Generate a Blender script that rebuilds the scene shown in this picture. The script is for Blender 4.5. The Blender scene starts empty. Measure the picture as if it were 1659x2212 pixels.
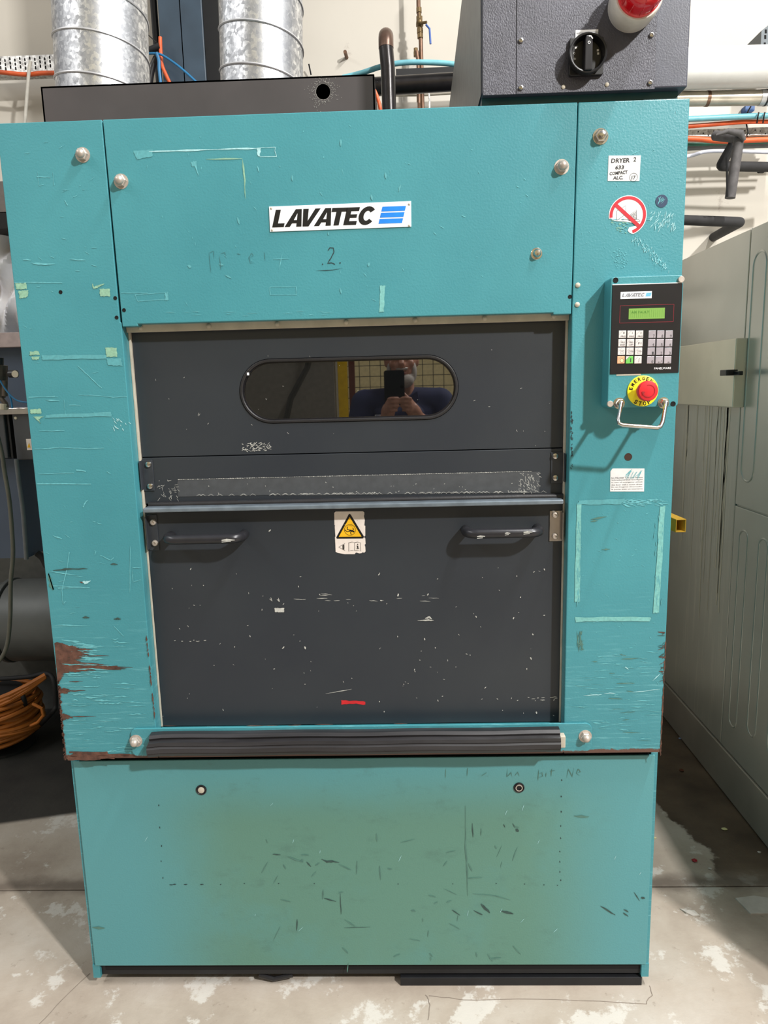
import bpy, bmesh, math, random
from mathutils import Vector, Matrix, Euler
random.seed(7)
S = bpy.context.scene
COL = S.collection
PI = math.pi
# ------------------------------------------------------------------ camera
F_PX = 1547.65
CAM = Vector((.1210, -1.6125, 1.5559))
ROT = Euler((1.3986, .0251, .0247), 'XYZ')
cd = bpy.data.cameras.new('camera'); cam = bpy.data.objects.new('camera', cd); COL.objects.link(cam)
cam.location = CAM; cam.rotation_euler = ROT
cd.sensor_fit = 'VERTICAL'; cd.sensor_height = 24; cd.lens = F_PX / 2212 * 24; cd.clip_start = .02
S.camera = cam
# ------------------------------------------------------------------ world, lamps, exposure
w = bpy.data.worlds.new('hall'); S.world = w; w.use_nodes = True
w.node_tree.nodes['Background'].inputs[0].default_value = (.98, .98, 1, 1)
w.node_tree.nodes['Background'].inputs[1].default_value = .40
def lamp(name, loc, sx, sy, power, col=(1, .985, .96), aim=None):
    l = bpy.data.lights.new(name, 'AREA'); l.shape = 'RECTANGLE'; l.size = sx; l.size_y = sy
    l.energy = power; l.color = col
    o = bpy.data.objects.new(name, l); COL.objects.link(o); o.location = loc
    if aim: o.rotation_euler = (Vector(aim) - Vector(loc)).to_track_quat('-Z', 'Y').to_euler()
    return o
lamp('strip_lamp', (1.8, -.85, 5.1), .08, 1.4, 185)
lamp('bay_lamp', (3.6, -3.8, 5.1), .22, .22, 510, aim=(0, 0, 1.2))
lamp('strip_lamp', (-3.9, -2.2, 5.1), .12, 4.0, 150)
S.view_settings.view_transform = 'Standard'; S.view_settings.look = 'None'
S.view_settings.exposure = -0.08; S.view_settings.gamma = 1; S.view_settings.use_curve_mapping = False

# ------------------------------------------------------------------ measuring helpers (a point of the photo -> a point on a real plane)
RM = ROT.to_matrix()
def ray(px, py): return RM @ Vector(((px - 829.5) / F_PX, -(py - 1106) / F_PX, -1))
def P(px, py, Y=0.0):
    d = ray(px, py); return CAM + d * ((Y - CAM.y) / d.y)
def PX(px, py, X):
    d = ray(px, py); return CAM + d * ((X - CAM.x) / d.x)
def PZ(px, py, Z=0.0):
    d = ray(px, py); return CAM + d * ((Z - CAM.z) / d.z)
def wd(px, py, wpx, Y): return (P(px + wpx / 2, py, Y) - P(px - wpx / 2, py, Y)).length

# ------------------------------------------------------------------ materials
def rgb(r, g, b):
    f = lambda c: ((c / 255 + .055) / 1.055) ** 2.4 if c > 10 else c / 255 / 12.92
    return (f(r), f(g), f(b), 1)
MATS = {}
class N:
    def __init__(s, name):
        s.m = bpy.data.materials.new(name); s.m.use_nodes = True; s.t = s.m.node_tree
        s.b = s.t.nodes['Principled BSDF']; MATS[name] = s.m
        s.geo = s.t.nodes.new('ShaderNodeNewGeometry')
    def new(s, typ, **k):
        n = s.t.nodes.new(typ)
        for a, v in k.items():
            if a[0] == '_': n.inputs[a[1:].replace('_', ' ')].default_value = v
            else: setattr(n, a, v)
        return n
    def link(s, a, b): s.t.links.new(a, b)
    def noise(s, scale, detail=3, rough=.5, stretch=None, vec=None):
        n = s.new('ShaderNodeTexNoise', _Scale=scale, _Detail=detail, _Roughness=rough)
        v = vec or s.geo.outputs['Position']
        if stretch:
            mp = s.new('ShaderNodeMapping'); mp.inputs['Scale'].default_value = stretch
            s.link(v, mp.inputs['Vector']); v = mp.outputs[0]
        s.link(v, n.inputs['Vector']); return n.outputs['Fac']
    def ramp(s, fac, stops):
        r = s.new('ShaderNodeValToRGB'); e = r.color_ramp.elements
        e[0].position, e[0].color = stops[0]; e[1].position, e[1].color = stops[-1]
        for p, c in stops[1:-1]:
            q = e.new(p); q.color = c
        s.link(fac, r.inputs[0]); return r.outputs[0]
    def mix(s, fac, a, b, typ='MIX'):
        m = s.new('ShaderNodeMix', data_type='RGBA', blend_type=typ)
        for i, v in ((0, fac), (6, a), (7, b)):
            if hasattr(v, 'links'): s.link(v, m.inputs[i])
            else: m.inputs[i].default_value = v
        return m.outputs[2]
    def math(s, op, a, b=0.0, clamp=False):
        m = s.new('ShaderNodeMath', operation=op, use_clamp=clamp)
        for i, v in ((0, a), (1, b)):
            if hasattr(v, 'links'): s.link(v, m.inputs[i])
            else: m.inputs[i].default_value = v
        return m.outputs[0]
    def xyz(s):
        x = s.new('ShaderNodeSeparateXYZ'); s.link(s.geo.outputs['Position'], x.inputs[0]); return x.outputs
    def step(s, v, a, b):
        m = s.new('ShaderNodeMapRange', interpolation_type='SMOOTHSTEP')
        s.link(v, m.inputs[0]); m.inputs[1].default_value = a; m.inputs[2].default_value = b
        return m.outputs[0]
    def bump(s, h, strength=.3, dist=.001):
        b = s.new('ShaderNodeBump', _Strength=strength, _Distance=dist)
        s.link(h, b.inputs['Height']); s.link(b.outputs[0], s.b.inputs['Normal'])
    def set(s, col=None, rough=None, metal=None, **k):
        for key, v in (('Base Color', col), ('Roughness', rough), ('Metallic', metal)):
            if v is None: continue
            if hasattr(v, 'links'): s.link(v, s.b.inputs[key])
            else: s.b.inputs[key].default_value = v
        for a, v in k.items(): s.b.inputs[a.replace('_', ' ')].default_value = v
        return s
def simple(name, col, rough=.5, metal=0, var=.12, scale=30, bump=0, bscale=300, **k):
    n = N(name)
    c2 = tuple(max(0, c * (1 - var)) for c in col[:3]) + (1,)
    c3 = tuple(min(1, c * (1 + var)) for c in col[:3]) + (1,)
    n.set(n.ramp(n.noise(scale, 4), [(.3, c2), (.7, c3)]), rough, metal, **k)
    if bump: n.bump(n.noise(bscale, 2), bump, .001)
    return n.m
TEAL = rgb(62, 150, 158)
def teal(name, grime=False):
    n = N(name)
    base = n.ramp(n.noise(2.2, 5, .6), [(.3, rgb(60, 131, 141)), (.7, rgb(70, 144, 153))])
    # faded, chalky horizontal scuffing low on the panels
    x = n.xyz()
    if not grime:
        str_ = n.noise(9, 6, .7, (1.2, 1, 22))
        low = n.step(x[2], 1.25, .72)
        base = n.mix(n.math('MULTIPLY', n.step(str_, .53, .72), low), base, rgb(106, 172, 180))
        rim = n.noise(55, 5, .7)
        edge = n.math('MULTIPLY', n.step(n.math('ABSOLUTE', x[0]), .716, .7265), n.step(x[2], 1.2, .76))
        bot = n.step(x[2], .70, .677)
        m = n.math('MULTIPLY', n.math('MAXIMUM', edge, bot), n.step(x[2], .665, .674))
        m = n.step(n.math('ADD', m, n.math('MULTIPLY', rim, .9)), 1.03, 1.25)
        base = n.mix(m, base, rgb(92, 64, 54))
        rough = .36
    else:
        dirt = n.noise(2.3, 6, .62)
        cx = n.step(n.math('ABSOLUTE', n.math('SUBTRACT', x[0], .04)), .66, .34)
        cz = n.step(x[2], .66, .46)
        m = n.math('MULTIPLY', n.math('MULTIPLY', cx, cz), n.step(dirt, .05, .50))
        base = n.mix(m, rgb(82, 146, 152), rgb(88, 132, 118))
        sm = n.noise(14, 5, .7, (1, 1, 1.6))
        base = n.mix(n.math('MULTIPLY', n.math('MULTIPLY', n.step(sm, .52, .8), cx), .35), base, rgb(66, 98, 90))
        rough = .42
    n.set(base, rough, 0)
    n.b.inputs['Specular IOR Level'].default_value = .55
    n.bump(n.noise(230, 2, .5), .32, .0012)
    return n.m
teal('teal_paint'); teal('teal_grimy', True)
simple('teal_shaded', rgb(30, 72, 76), .4)  # teal paint darkened to carry the shade under the switch box
simple('teal_light_scrape', rgb(98, 172, 180), .7, var=.18, scale=120)
simple('tape_residue', rgb(112, 174, 170), .75, var=.14, scale=160)
simple('tape_residue_yellow', rgb(134, 176, 150), .8, var=.16, scale=160)
simple('faint_residue', rgb(86, 156, 163), .5, var=.1, scale=140)
simple('bare_metal_scratch', rgb(160, 206, 210), .5, var=.15, scale=200)
simple('white_scratch', rgb(178, 178, 172), .6, var=.2, scale=200)
simple('rust', rgb(88, 58, 46), .85, var=.45, scale=60, bump=.4, bscale=200)
simple('dark_scuff', rgb(50, 74, 70), .7, var=.3, scale=100)
simple('faint_scuff', rgb(78, 118, 108), .6, var=.2, scale=60)
simple('marker_ink', rgb(28, 44, 48), .6)
simple('faint_ink', rgb(58, 110, 114), .6)
n = N('door_slate')
n.set(n.ramp(n.noise(3, 5), [(.3, rgb(39, 44, 51)), (.7, rgb(46, 51, 56))]), .42, 0); n.bump(n.noise(500, 2), .12, .0006)
simple('slate_metal', rgb(58, 62, 68), .35, .2)
simple('ledge_paint', rgb(120, 132, 142), .3, .4, var=.2)
simple('black_rubber', rgb(34, 33, 35), .42, bump=.2)
n = N('bumper_rubber')
n.set(n.ramp(n.noise(6, 4, .6, (.5, 6, 6)), [(.35, rgb(30, 29, 31)), (.75, rgb(54, 53, 56))]), .38, 0); n.bump(n.noise(80, 3, .6, (.1, 1, 1)), .3, .001)
simple('black_plastic', rgb(22, 22, 24), .4)
simple('black_gloss', rgb(24, 24, 29), .3)
simple('void', rgb(6, 6, 7), .9)
simple('cream_gasket', rgb(186, 178, 162), .6)
simple('stainless', rgb(176, 172, 168), .28, 1)
simple('chrome', rgb(205, 203, 200), .22, 1)
simple('old_zinc', rgb(186, 176, 166), .45, .45, var=.15, scale=80)
simple('white_plate', rgb(232, 234, 238), .35)
simple('white_label', rgb(222, 222, 222), .5, var=.06, scale=60)
simple('warning_white', rgb(226, 216, 208), .5)
simple('handwritten_label', rgb(206, 206, 206), .45, var=.12, scale=50, bump=.25, bscale=60)
simple('ink_black', rgb(16, 16, 18), .4)
simple('ink_grey', rgb(62, 62, 66), .5)
simple('ink_pale', rgb(128, 130, 136), .5)
simple('logo_blue', rgb(30, 128, 226), .35)
simple('logo_sky', rgb(96, 184, 226), .35)
simple('sign_red', rgb(190, 30, 46), .4)
simple('frame_red', rgb(150, 40, 56), .4)
simple('arrow_red', rgb(196, 34, 40), .5)
simple('sign_yellow', rgb(232, 178, 30), .4)
simple('disc_yellow', rgb(238, 226, 40), .4)
simple('button_red', rgb(216, 40, 50), .35)
simple('engraved_red', rgb(150, 26, 34), .5)
simple('navy_sticker', rgb(30, 54, 84), .4)
simple('key_white', rgb(214, 208, 206), .3)
simple('key_grey', rgb(176, 170, 180), .22, .25)
simple('key_orange', rgb(226, 168, 130), .35)
simple('key_green', rgb(112, 196, 92), .35)
n = N('lcd'); n.set(rgb(120, 160, 80), .25); n.b.inputs['Emission Color'].default_value = rgb(130, 200, 60); n.b.inputs['Emission Strength'].default_value = .05
n = N('lcd_ink'); n.set(rgb(72, 128, 44), .4)
# dark tinted glass
n = N('dark_glass'); n.set((.004, .004, .004, 1), .015, 0, IOR=2.35)
n = N('grey_crinkle')
n.set(n.ramp(n.noise(14, 5), [(.3, rgb(58, 58, 66)), (.7, rgb(74, 74, 84))]), .36, .1)
n.bump(n.noise(330, 3, .6, (1.5, 1, .7)), .8, .0016)
simple('grey_box_paint', rgb(64, 66, 78), .42, bump=.25)
simple('grey_side_paint', rgb(112, 112, 110), .45, .3)
simple('plenum_paint', rgb(72, 67, 67), .5, .2, var=.1, scale=8)
simple('raw_scrape', rgb(150, 146, 142), .5, .4, var=.4, scale=300)
n = N('beacon_red'); n.set(rgb(214, 18, 30), .12, 0, Subsurface_Weight=.0); n.b.inputs['Coat Weight'].default_value = .6
n.bump(n.noise(40, 1, .5, (3, 3, .4)), .15, .003)
simple('handle_black', rgb(44, 44, 48), .3, .2)
simple('residue_grey', rgb(66, 69, 72), .55, var=.12, scale=60)
simple('shade_backing_grey', rgb(84, 84, 80), .8)
simple('void_brown', rgb(64, 44, 36), .9)
simple('beacon_white', rgb(206, 202, 194), .5)
n = N('galvanised')
v = n.new('ShaderNodeTexVoronoi', feature='F1', _Scale=120); n.link(n.geo.outputs['Position'], v.inputs['Vector'])
no = n.noise(70, 5, .75, (1, 1, .4))
sep = n.new('ShaderNodeSeparateColor'); n.link(v.outputs['Color'], sep.inputs[0])
k = n.math('ADD', n.math('MULTIPLY', sep.outputs[0], .3), n.math('MULTIPLY', no, .7))
n.set(n.ramp(k, [(.3, rgb(150, 152, 156)), (.5, rgb(182, 184, 188)), (.66, rgb(228, 230, 232))]), n.ramp(k, [(.3, (.5, .5, .5, 1)), (.7, (.3, .3, .3, 1))]), .85)
n.bump(k, .15, .001)
simple('galv_seam', rgb(190, 190, 192), .45, .5)
simple('column_blue', rgb(50, 66, 80), .5, var=.25, scale=6)
simple('dark_steel', rgb(30, 31, 34), .5, .2)
n = N('wall_cream')
b_ = n.ramp(n.noise(1.1, 4), [(.3, rgb(192, 186, 175)), (.7, rgb(208, 202, 191))])
b_ = n.mix(n.step(n.noise(7, 6, .7), .66, .74), b_, rgb(176, 168, 158)); n.set(b_, .75); n.bump(n.noise(40, 4), .1, .002)
n = N('tray_zinc'); n.set(n.ramp(n.noise(60, 4, .7), [(.35, rgb(150, 148, 146)), (.6, rgb(224, 224, 222))]), .45, .5)
simple('orange_cable', rgb(214, 92, 44), .5)
simple('teal_hose', rgb(112, 176, 188), .4)
simple('blue_hose', rgb(36, 110, 156), .4)
simple('green_cable', rgb(30, 104, 84), .5)
simple('pale_cable', rgb(190, 192, 204), .5)
simple('white_cable', rgb(184, 180, 170), .5)
simple('black_pipe', rgb(40, 37, 37), .3, .5, var=.3, scale=20, bump=.3, bscale=60)
simple('black_pipe_brown', rgb(96, 74, 62), .35, .5, var=.3, scale=20)
simple('copper_brown', rgb(112, 84, 66), .45, .5, var=.25)
simple('brass_dark', rgb(112, 92, 62), .45, .6, var=.25)
simple('lever_blue', rgb(46, 84, 156), .4)
simple('foam_lagging', rgb(40, 39, 40), .8, var=.2, bump=.3)
simple('foam_grey', rgb(80, 77, 77), .75, var=.25, bump=.4)
simple('white_pipe', rgb(222, 222, 219), .3, var=.03)
simple('steel_pipe_pale', rgb(188, 180, 166), .4, .5, var=.2, scale=12)
simple('clamp_blue', rgb(50, 92, 150), .5)
simple('bracket_grey', rgb(78, 84, 88), .5, .3)
n = N('cabinet_steel')
st = n.noise(7, 6, .65, (1, 9, .35)); st2 = n.noise(2, 3)
xx = n.xyz()
b_ = n.ramp(st2, [(.3, rgb(190, 187, 178)), (.7, rgb(208, 205, 196))])
dr = n.math('MULTIPLY', n.step(st, .5, .72), n.math('MULTIPLY', n.step(xx[2], 1.5, 1.35), n.step(n.math('ABSOLUTE', n.math('SUBTRACT', xx[1], 1.25)), .3, .18)))
b_ = n.mix(n.math('MULTIPLY', dr, .5), b_, rgb(232, 226, 212)); n.set(b_, .28, .5); n.bump(n.noise(3, 3, .6), .25, .006)
simple('cabinet_panel_steel', rgb(218, 210, 190), .32, .5, var=.08, scale=5)
simple('cabinet_base_steel', rgb(174, 166, 156), .38, .45, var=.12, scale=5)
simple('groove_dark', rgb(72, 98, 102), .4, .6)
simple('yellow_tube', rgb(206, 160, 48), .5)
n = N('concrete')
X = n.xyz()
b_ = n.ramp(n.noise(2.1, 6, .62), [(.28, rgb(142, 128, 114)), (.5, rgb(172, 160, 146)), (.72, rgb(190, 182, 171))])
b_ = n.mix(n.math('MULTIPLY', n.step(n.noise(5.5, 8, .68), .55, .6), .75), b_, rgb(206, 202, 194))
b_ = n.mix(n.math('MULTIPLY', n.step(n.noise(30, 6, .7), .6, .7), .35), b_, rgb(112, 98, 84))
js = n.math('MULTIPLY', n.step(n.math('ADD', n.math('ABSOLUTE', n.math('SUBTRACT', X[1], .43)), n.math('MULTIPLY', n.noise(11, 5), .09)), .10, .045), .75)
b_ = n.mix(js, b_, rgb(92, 80, 70))
wet = n.math('ADD', X[0], n.math('ADD', n.math('MULTIPLY', n.noise(6, 6, .6), .26), n.math('MULTIPLY', n.math('SUBTRACT', .8, X[1]), -.22)))
wetm = n.math('MULTIPLY', n.step(wet, 1.165, 1.185), n.step(X[1], .40, .5))
b_ = n.mix(wetm, b_, n.ramp(n.noise(7, 5), [(.3, rgb(66, 54, 44)), (.7, rgb(106, 90, 74))]))
gap_shade = n.math('MULTIPLY', n.step(n.math('ADD', X[1], n.math('MULTIPLY', X[0], -.25)), 1.10, 1.13), n.step(X[0], -.70, -.74))  # shade on the floor left of the dryer, painted into the concrete colour
b_ = n.mix(gap_shade, b_, n.ramp(n.noise(5, 5), [(.3, rgb(30, 29, 27)), (.7, rgb(50, 48, 43))]))
n.set(b_, n.mix(wetm, (.7, .7, .7, 1), (.3, .3, .3, 1))); n.bump(n.noise(35, 6, .65), .35, .004)
simple('joint_dark', rgb(62, 54, 48), .9)
simple('crack_line', rgb(136, 124, 112), .9)
simple('debris_red', rgb(160, 20, 40), .4); simple('debris_cream', rgb(222, 216, 160), .6); simple('debris_blue', rgb(150, 170, 210), .5)
simple('debris_grey', rgb(190, 184, 176), .7); simple('debris_brown', rgb(96, 52, 34), .8)
simple('housing_blue', rgb(70, 82, 100), .5, .1, var=.15, scale=4)
simple('ledge_pink', rgb(176, 160, 158), .6)
simple('beam_grey', rgb(120, 114, 110), .6)
simple('box_grey', rgb(74, 76, 80), .45, .2, var=.15, scale=8)
simple('motor_grey', rgb(90, 93, 92), .5, .2, var=.15, scale=8)
simple('frame_black', rgb(20, 20, 21), .7)
simple('lavender_film', rgb(240, 240, 252), .3, var=.15, scale=5)
simple('hose_olive', rgb(92, 92, 82), .5)
simple('conduit_grey', rgb(104, 108, 110), .5)
simple('regulator_metal', rgb(92, 84, 76), .45, .5, var=.3)
simple('ceramic_cream', rgb(196, 188, 168), .5)
simple('reel_orange', rgb(168, 96, 30), .5, var=.15)
# person and things behind the photographer
simple('skin', rgb(186, 134, 112), .5, var=.08); simple('beard', rgb(176, 168, 160), .9, bump=.8); simple('hair_grey', rgb(96, 88, 80), .9, bump=.8)
simple('work_shirt', rgb(44, 50, 82), .85, var=.15, scale=12, bump=.3); simple('trousers', rgb(34, 38, 52), .85); simple('boot', rgb(26, 24, 22), .5)
simple('eye_white', rgb(220, 216, 210), .3); simple('lip', rgb(150, 84, 78), .5)
simple('post_yellow', rgb(224, 184, 24), .5); simple('wire_dark', rgb(70, 70, 64), .5, .4); simple('panel_grey', rgb(122, 118, 108), .6); simple('wall_ochre', rgb(216, 200, 150), .8)
simple('timber_red', rgb(96, 50, 36), .7)

# ------------------------------------------------------------------ mesh builder
class MB:
    cnt = 0
    def __init__(s): s.v = []; s.f = []
    def add(s, vs, fs):
        o = len(s.v); s.v += [Vector(v) for v in vs]; s.f += [tuple(o + i for i in f) for f in fs]; return s
    def box(s, x0, x1, y0, y1, z0, z1):
        return s.add([(x0, y0, z0), (x1, y0, z0), (x1, y1, z0), (x0, y1, z0), (x0, y0, z1), (x1, y0, z1), (x1, y1, z1), (x0, y1, z1)],
                     [(0, 3, 2, 1), (4, 5, 6, 7), (0, 1, 5, 4), (1, 2, 6, 5), (2, 3, 7, 6), (3, 0, 4, 7)])
    def prism(s, pts, y0, y1):       # outline in x,z -> extruded along y (y0 = front)
        n = len(pts)
        a = sum(pts[i][0] * pts[(i + 1) % n][1] - pts[(i + 1) % n][0] * pts[i][1] for i in range(n))
        if a < 0: pts = pts[::-1]
        vs = [(p[0], y0, p[1]) for p in pts] + [(p[0], y1, p[1]) for p in pts]
        return s.add(vs, [tuple(range(n)), tuple(range(2 * n - 1, n - 1, -1))] + [(i, i + n, (i + 1) % n + n, (i + 1) % n) for i in range(n)])
    def ring(s, outer, inner, y0, y1):   # two outlines of the same count
        n = len(outer)
        vs = [(p[0], y0, p[1]) for p in outer] + [(p[0], y0, p[1]) for p in inner] + [(p[0], y1, p[1]) for p in outer] + [(p[0], y1, p[1]) for p in inner]
        fs = []
        for i in range(n):
            j = (i + 1) % n
            fs += [(i, j, n + j, n + i), (2 * n + i, 3 * n + i, 3 * n + j, 2 * n + j), (i, 2 * n + i, 2 * n + j, j), (n + i, n + j, 3 * n + j, 3 * n + i)]
        return s.add(vs, fs)
    def tube(s, pts, r, n=12, caps=True):
        pts = [Vector(p) for p in pts]; rs = r if isinstance(r, (list, tuple)) else [r] * len(pts)
        t0 = (pts[1] - pts[0]).normalized()
        up = Vector((0, 0, 1)) if abs(t0.z) < .9 else Vector((1, 0, 0))
        a = t0.cross(up).normalized(); rings = []
        for i, p in enumerate(pts):
            t = ((pts[min(i + 1, len(pts) - 1)] - p).normalized() + (p - pts[max(i - 1, 0)]).normalized())
            t = t.normalized() if t.length > 1e-6 else t0
            a = (a - t * a.dot(t)).normalized(); b = t.cross(a)
            rings.append([p + (a * math.cos(2 * PI * k / n) + b * math.sin(2 * PI * k / n)) * rs[i] for k in range(n)])
        vs = [v for q in rings for v in q]; fs = []
        for i in range(len(pts) - 1):
            for k in range(n): fs.append((i * n + k, i * n + (k + 1) % n, (i + 1) * n + (k + 1) % n, (i + 1) * n + k))
        if caps: fs += [tuple(range(n - 1, -1, -1)), tuple(range(len(vs) - n, len(vs)))]
        return s.add(vs, fs)
    def lathe(s, prof, c=(0, 0, 0), axis='-y', n=24):   # prof: (radius, height along axis)
        c = Vector(c)
        A = {'-y': (Vector((1, 0, 0)), Vector((0, 0, 1)), Vector((0, -1, 0))), 'z': (Vector((1, 0, 0)), Vector((0, 1, 0)), Vector((0, 0, 1))),
             'x': (Vector((0, 1, 0)), Vector((0, 0, 1)), Vector((1, 0, 0))), '-x': (Vector((0, 1, 0)), Vector((0, 0, 1)), Vector((-1, 0, 0)))}[axis]
        vs = []
        for r, h in prof:
            for k in range(n): vs.append(c + A[0] * r * math.cos(2 * PI * k / n) + A[1] * r * math.sin(2 * PI * k / n) + A[2] * h)
        fs = []
        for i in range(len(prof) - 1):
            for k in range(n): fs.append((i * n + k, i * n + (k + 1) % n, (i + 1) * n + (k + 1) % n, (i + 1) * n + k))
        fs += [tuple(range(n)), tuple(range(len(vs) - 1, len(vs) - n - 1, -1))]
        return s.add(vs, fs)
    def ellipsoid(s, c, r, n=14, m=10):
        c = Vector(c); vs = []
        for i in range(m + 1):
            th = PI * i / m
            for k in range(n):
                ph = 2 * PI * k / n
                vs.append(c + Vector((r[0] * math.sin(th) * math.cos(ph), r[1] * math.sin(th) * math.sin(ph), r[2] * math.cos(th))))
        fs = []
        for i in range(m):
            for k in range(n): fs.append((i * n + k, i * n + (k + 1) % n, (i + 1) * n + (k + 1) % n, (i + 1) * n + k))
        return s.add(vs, fs)
    def ribbon(s, pts, w, y, taper=True, jit=0.0):   # flat mark lying on a front plane at depth y; pts (x,z)
        n = len(pts); L = []; R = []; MB.cnt = (MB.cnt + 1) % 400; y = y - MB.cnt * 1.2e-6
        for i, p in enumerate(pts):
            q0 = Vector(pts[max(0, i - 1)]); q1 = Vector(pts[min(n - 1, i + 1)]); t = (q1 - q0)
            t = t.normalized() if t.length > 1e-9 else Vector((1, 0))
            nn = Vector((-t.y, t.x)); k = w / 2
            if taper: k *= max(.15, math.sin(PI * (i + .35) / (n - .3)))
            a = 1 + random.uniform(-jit, jit); b = 1 + random.uniform(-jit, jit)
            L.append(Vector(p) + nn * k * a); R.append(Vector(p) - nn * k * b)
        vs = [(v.x, y, v.y) for v in L] + [(v.x, y, v.y) for v in R]
        return s.add(vs, [(i, i + 1, n + i + 1, n + i) if False else (n + i, n + i + 1, i + 1, i) for i in range(n - 1)])
    def build(s, name):
        me = bpy.data.meshes.new(name); me.from_pydata([tuple(v) for v in s.v], [], s.f); me.update(); return me
WL = {}
def empty(name, loc, label, cat, group=None):
    o = bpy.data.objects.new(name, None); COL.objects.link(o); o.location = loc; o.empty_display_size = .05
    WL[o] = Vector(loc); o['label'] = label; o['category'] = cat
    if group: o['group'] = group
    return o
def part(name, mb, mat, parent=None, bevel=0, smooth=False, label=None, kind=None, recalc=True, origin=None, segs=2):
    org = WL[parent] if parent else (Vector(origin) if origin else Vector((0, 0, 0)))
    if isinstance(mb, MB):
        for v in mb.v: v -= org
        me = mb.build(name)
    else: me = mb
    if recalc:
        bm = bmesh.new(); bm.from_mesh(me); bmesh.ops.recalc_face_normals(bm, faces=bm.faces); bm.to_mesh(me); bm.free()
    o = bpy.data.objects.new(name, me); COL.objects.link(o)
    me.materials.append(MATS[mat]); WL[o] = org
    if parent: o.parent = parent
    else: o.location = org
    if smooth:
        for p in me.polygons: p.use_smooth = True
        me.set_sharp_from_angle(angle=math.radians(38))
    if bevel:
        m = o.modifiers.new('Bevel', 'BEVEL'); m.width = bevel; m.segments = segs; m.limit_method = 'ANGLE'
    if label: o['label'] = label
    if kind: o['kind'] = kind
    return o
def put(name, me, mat, loc, parent, label=None, rot=None, scale=None):   # a repeated small piece sharing its mesh
    o = bpy.data.objects.new(name, me); COL.objects.link(o)
    if not me.materials: me.materials.append(MATS[mat])
    loc = Vector(loc); o.parent = parent; o.location = loc - WL[parent]; WL[o] = loc
    if rot: o.rotation_euler = rot
    if scale: o.scale = scale
    if label: o['label'] = label
    return o
def struct(name, mb, mat, **k): return part(name, mb, mat, kind='structure', **k)
def thing(name, mb, mat, label, cat, group=None, **k):
    c = sum(mb.v, Vector()) / len(mb.v); c.z = min(v.z for v in mb.v)
    o = part(name, mb, mat, origin=c, **k); o['label'] = label; o['category'] = cat
    if group: o['group'] = group
    return o
def shared(name, mb, smooth=True):
    me = mb.build(name)
    bm = bmesh.new(); bm.from_mesh(me); bmesh.ops.recalc_face_normals(bm, faces=bm.faces); bm.to_mesh(me); bm.free()
    if smooth:
        for p in me.polygons: p.use_smooth = True
        me.set_sharp_from_angle(angle=math.radians(38))
    return me
def xz(px, py, Y): p = P(px, py, Y); return (p.x, p.z)
def circ(cx, cz, r, n=28, a0=0, a1=2 * PI): return [(cx + r * math.cos(a0 + (a1 - a0) * i / (n if abs(a1 - a0) > 6.28 else n - 1)), cz + r * math.sin(a0 + (a1 - a0) * i / (n if abs(a1 - a0) > 6.28 else n - 1))) for i in range(n)]
def rrect(x0, x1, z0, z1, r, n=6):
    o = []
    for cx, cz, a in ((x1 - r, z1 - r, 0), (x0 + r, z1 - r, PI / 2), (x0 + r, z0 + r, PI), (x1 - r, z0 + r, 1.5 * PI)):
        for i in range(n + 1): o.append((cx + r * math.cos(a + PI / 2 * i / n), cz + r * math.sin(a + PI / 2 * i / n)))
    return o
def text(body, x0, z0, width, height, y, mb, shear=0, bold=0, rot=0, flip=False, thick=.0002, cx=None):
    c = bpy.data.curves.new('t', 'FONT'); c.body = body; c.shear = shear; c.offset = bold; c.resolution_u = 2; c.fill_mode = 'FRONT' if False else 'BOTH'
    o = bpy.data.objects.new('t', c); COL.objects.link(o)
    me = bpy.data.meshes.new_from_object(o.evaluated_get(bpy.context.evaluated_depsgraph_get()))
    bpy.data.objects.remove(o); bpy.data.curves.remove(c)
    xs = [v.co.x for v in me.vertices]; ys = [v.co.y for v in me.vertices]
    mx, Mx, my, My = min(xs), max(xs), min(ys), max(ys)
    vs = []
    for v in me.vertices:
        a = (v.co.x - mx) / (Mx - mx) * width; b = (v.co.y - my) / (My - my) * height
        if rot: a, b = a * math.cos(rot) - b * math.sin(rot), a * math.sin(rot) + b * math.cos(rot)
        vs.append((x0 + a, y, z0 + b))
    mb.add(vs, [tuple(p.vertices) for p in me.polygons]); bpy.data.meshes.remove(me)
    return mb
def hexnut(r=.0125, dome=True):
    m = MB(); m.lathe([(r * 1.25, 0), (r * 1.25, .0015)], n=20)
    m.lathe([(r, .0015), (r, .010), (r * .86, .0115)], n=6)
    if dome: m.lathe([(r * .78, .0105), (r * .76, .014), (r * .6, .018), (r * .3, .0205), (.0004, .021)], n=16)
    else: m.lathe([(r * .55, .0105), (r * .55, .017), (r * .4, .018)], n=14)
    return m
M_NUT = shared('acorn_nut', hexnut()); M_NUT2 = shared('hex_nut', hexnut(.013, False))
M_SCREW = shared('screw', MB().lathe([(.0075, 0), (.0075, .002), (.0062, .0045), (.003, .0055), (.003, .003), (.0002, .003)], n=18))
M_RIVET = shared('rivet', MB().lathe([(.0042, 0), (.004, .0015), (.0026, .0026), (.0002, .003)], n=14))
M_HOLE = shared('hole', MB().lathe([(.0042, 0), (.0042, .0006), (.0031, .0008), (.0030, .0002), (.0001, .0001)], n=16))
M_BOLT = shared('bolt', MB().lathe([(.0066, 0), (.0066, .004), (.0058, .005), (.0001, .005)], n=16))

# ------------------------------------------------------------------ the setting
YW = 1.9
fl = struct('floor', MB().box(-5, 6, -7, YW + .2, -.3, -.012), 'joint_dark')
for (x0, x1, y0, y1) in ((-5, 6, -7, .407), (-5, 6, .412, YW + .2)):
    part('slab', MB().box(x0, x1, y0, y1, -.012, 0), 'concrete', fl, bevel=.002)
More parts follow.
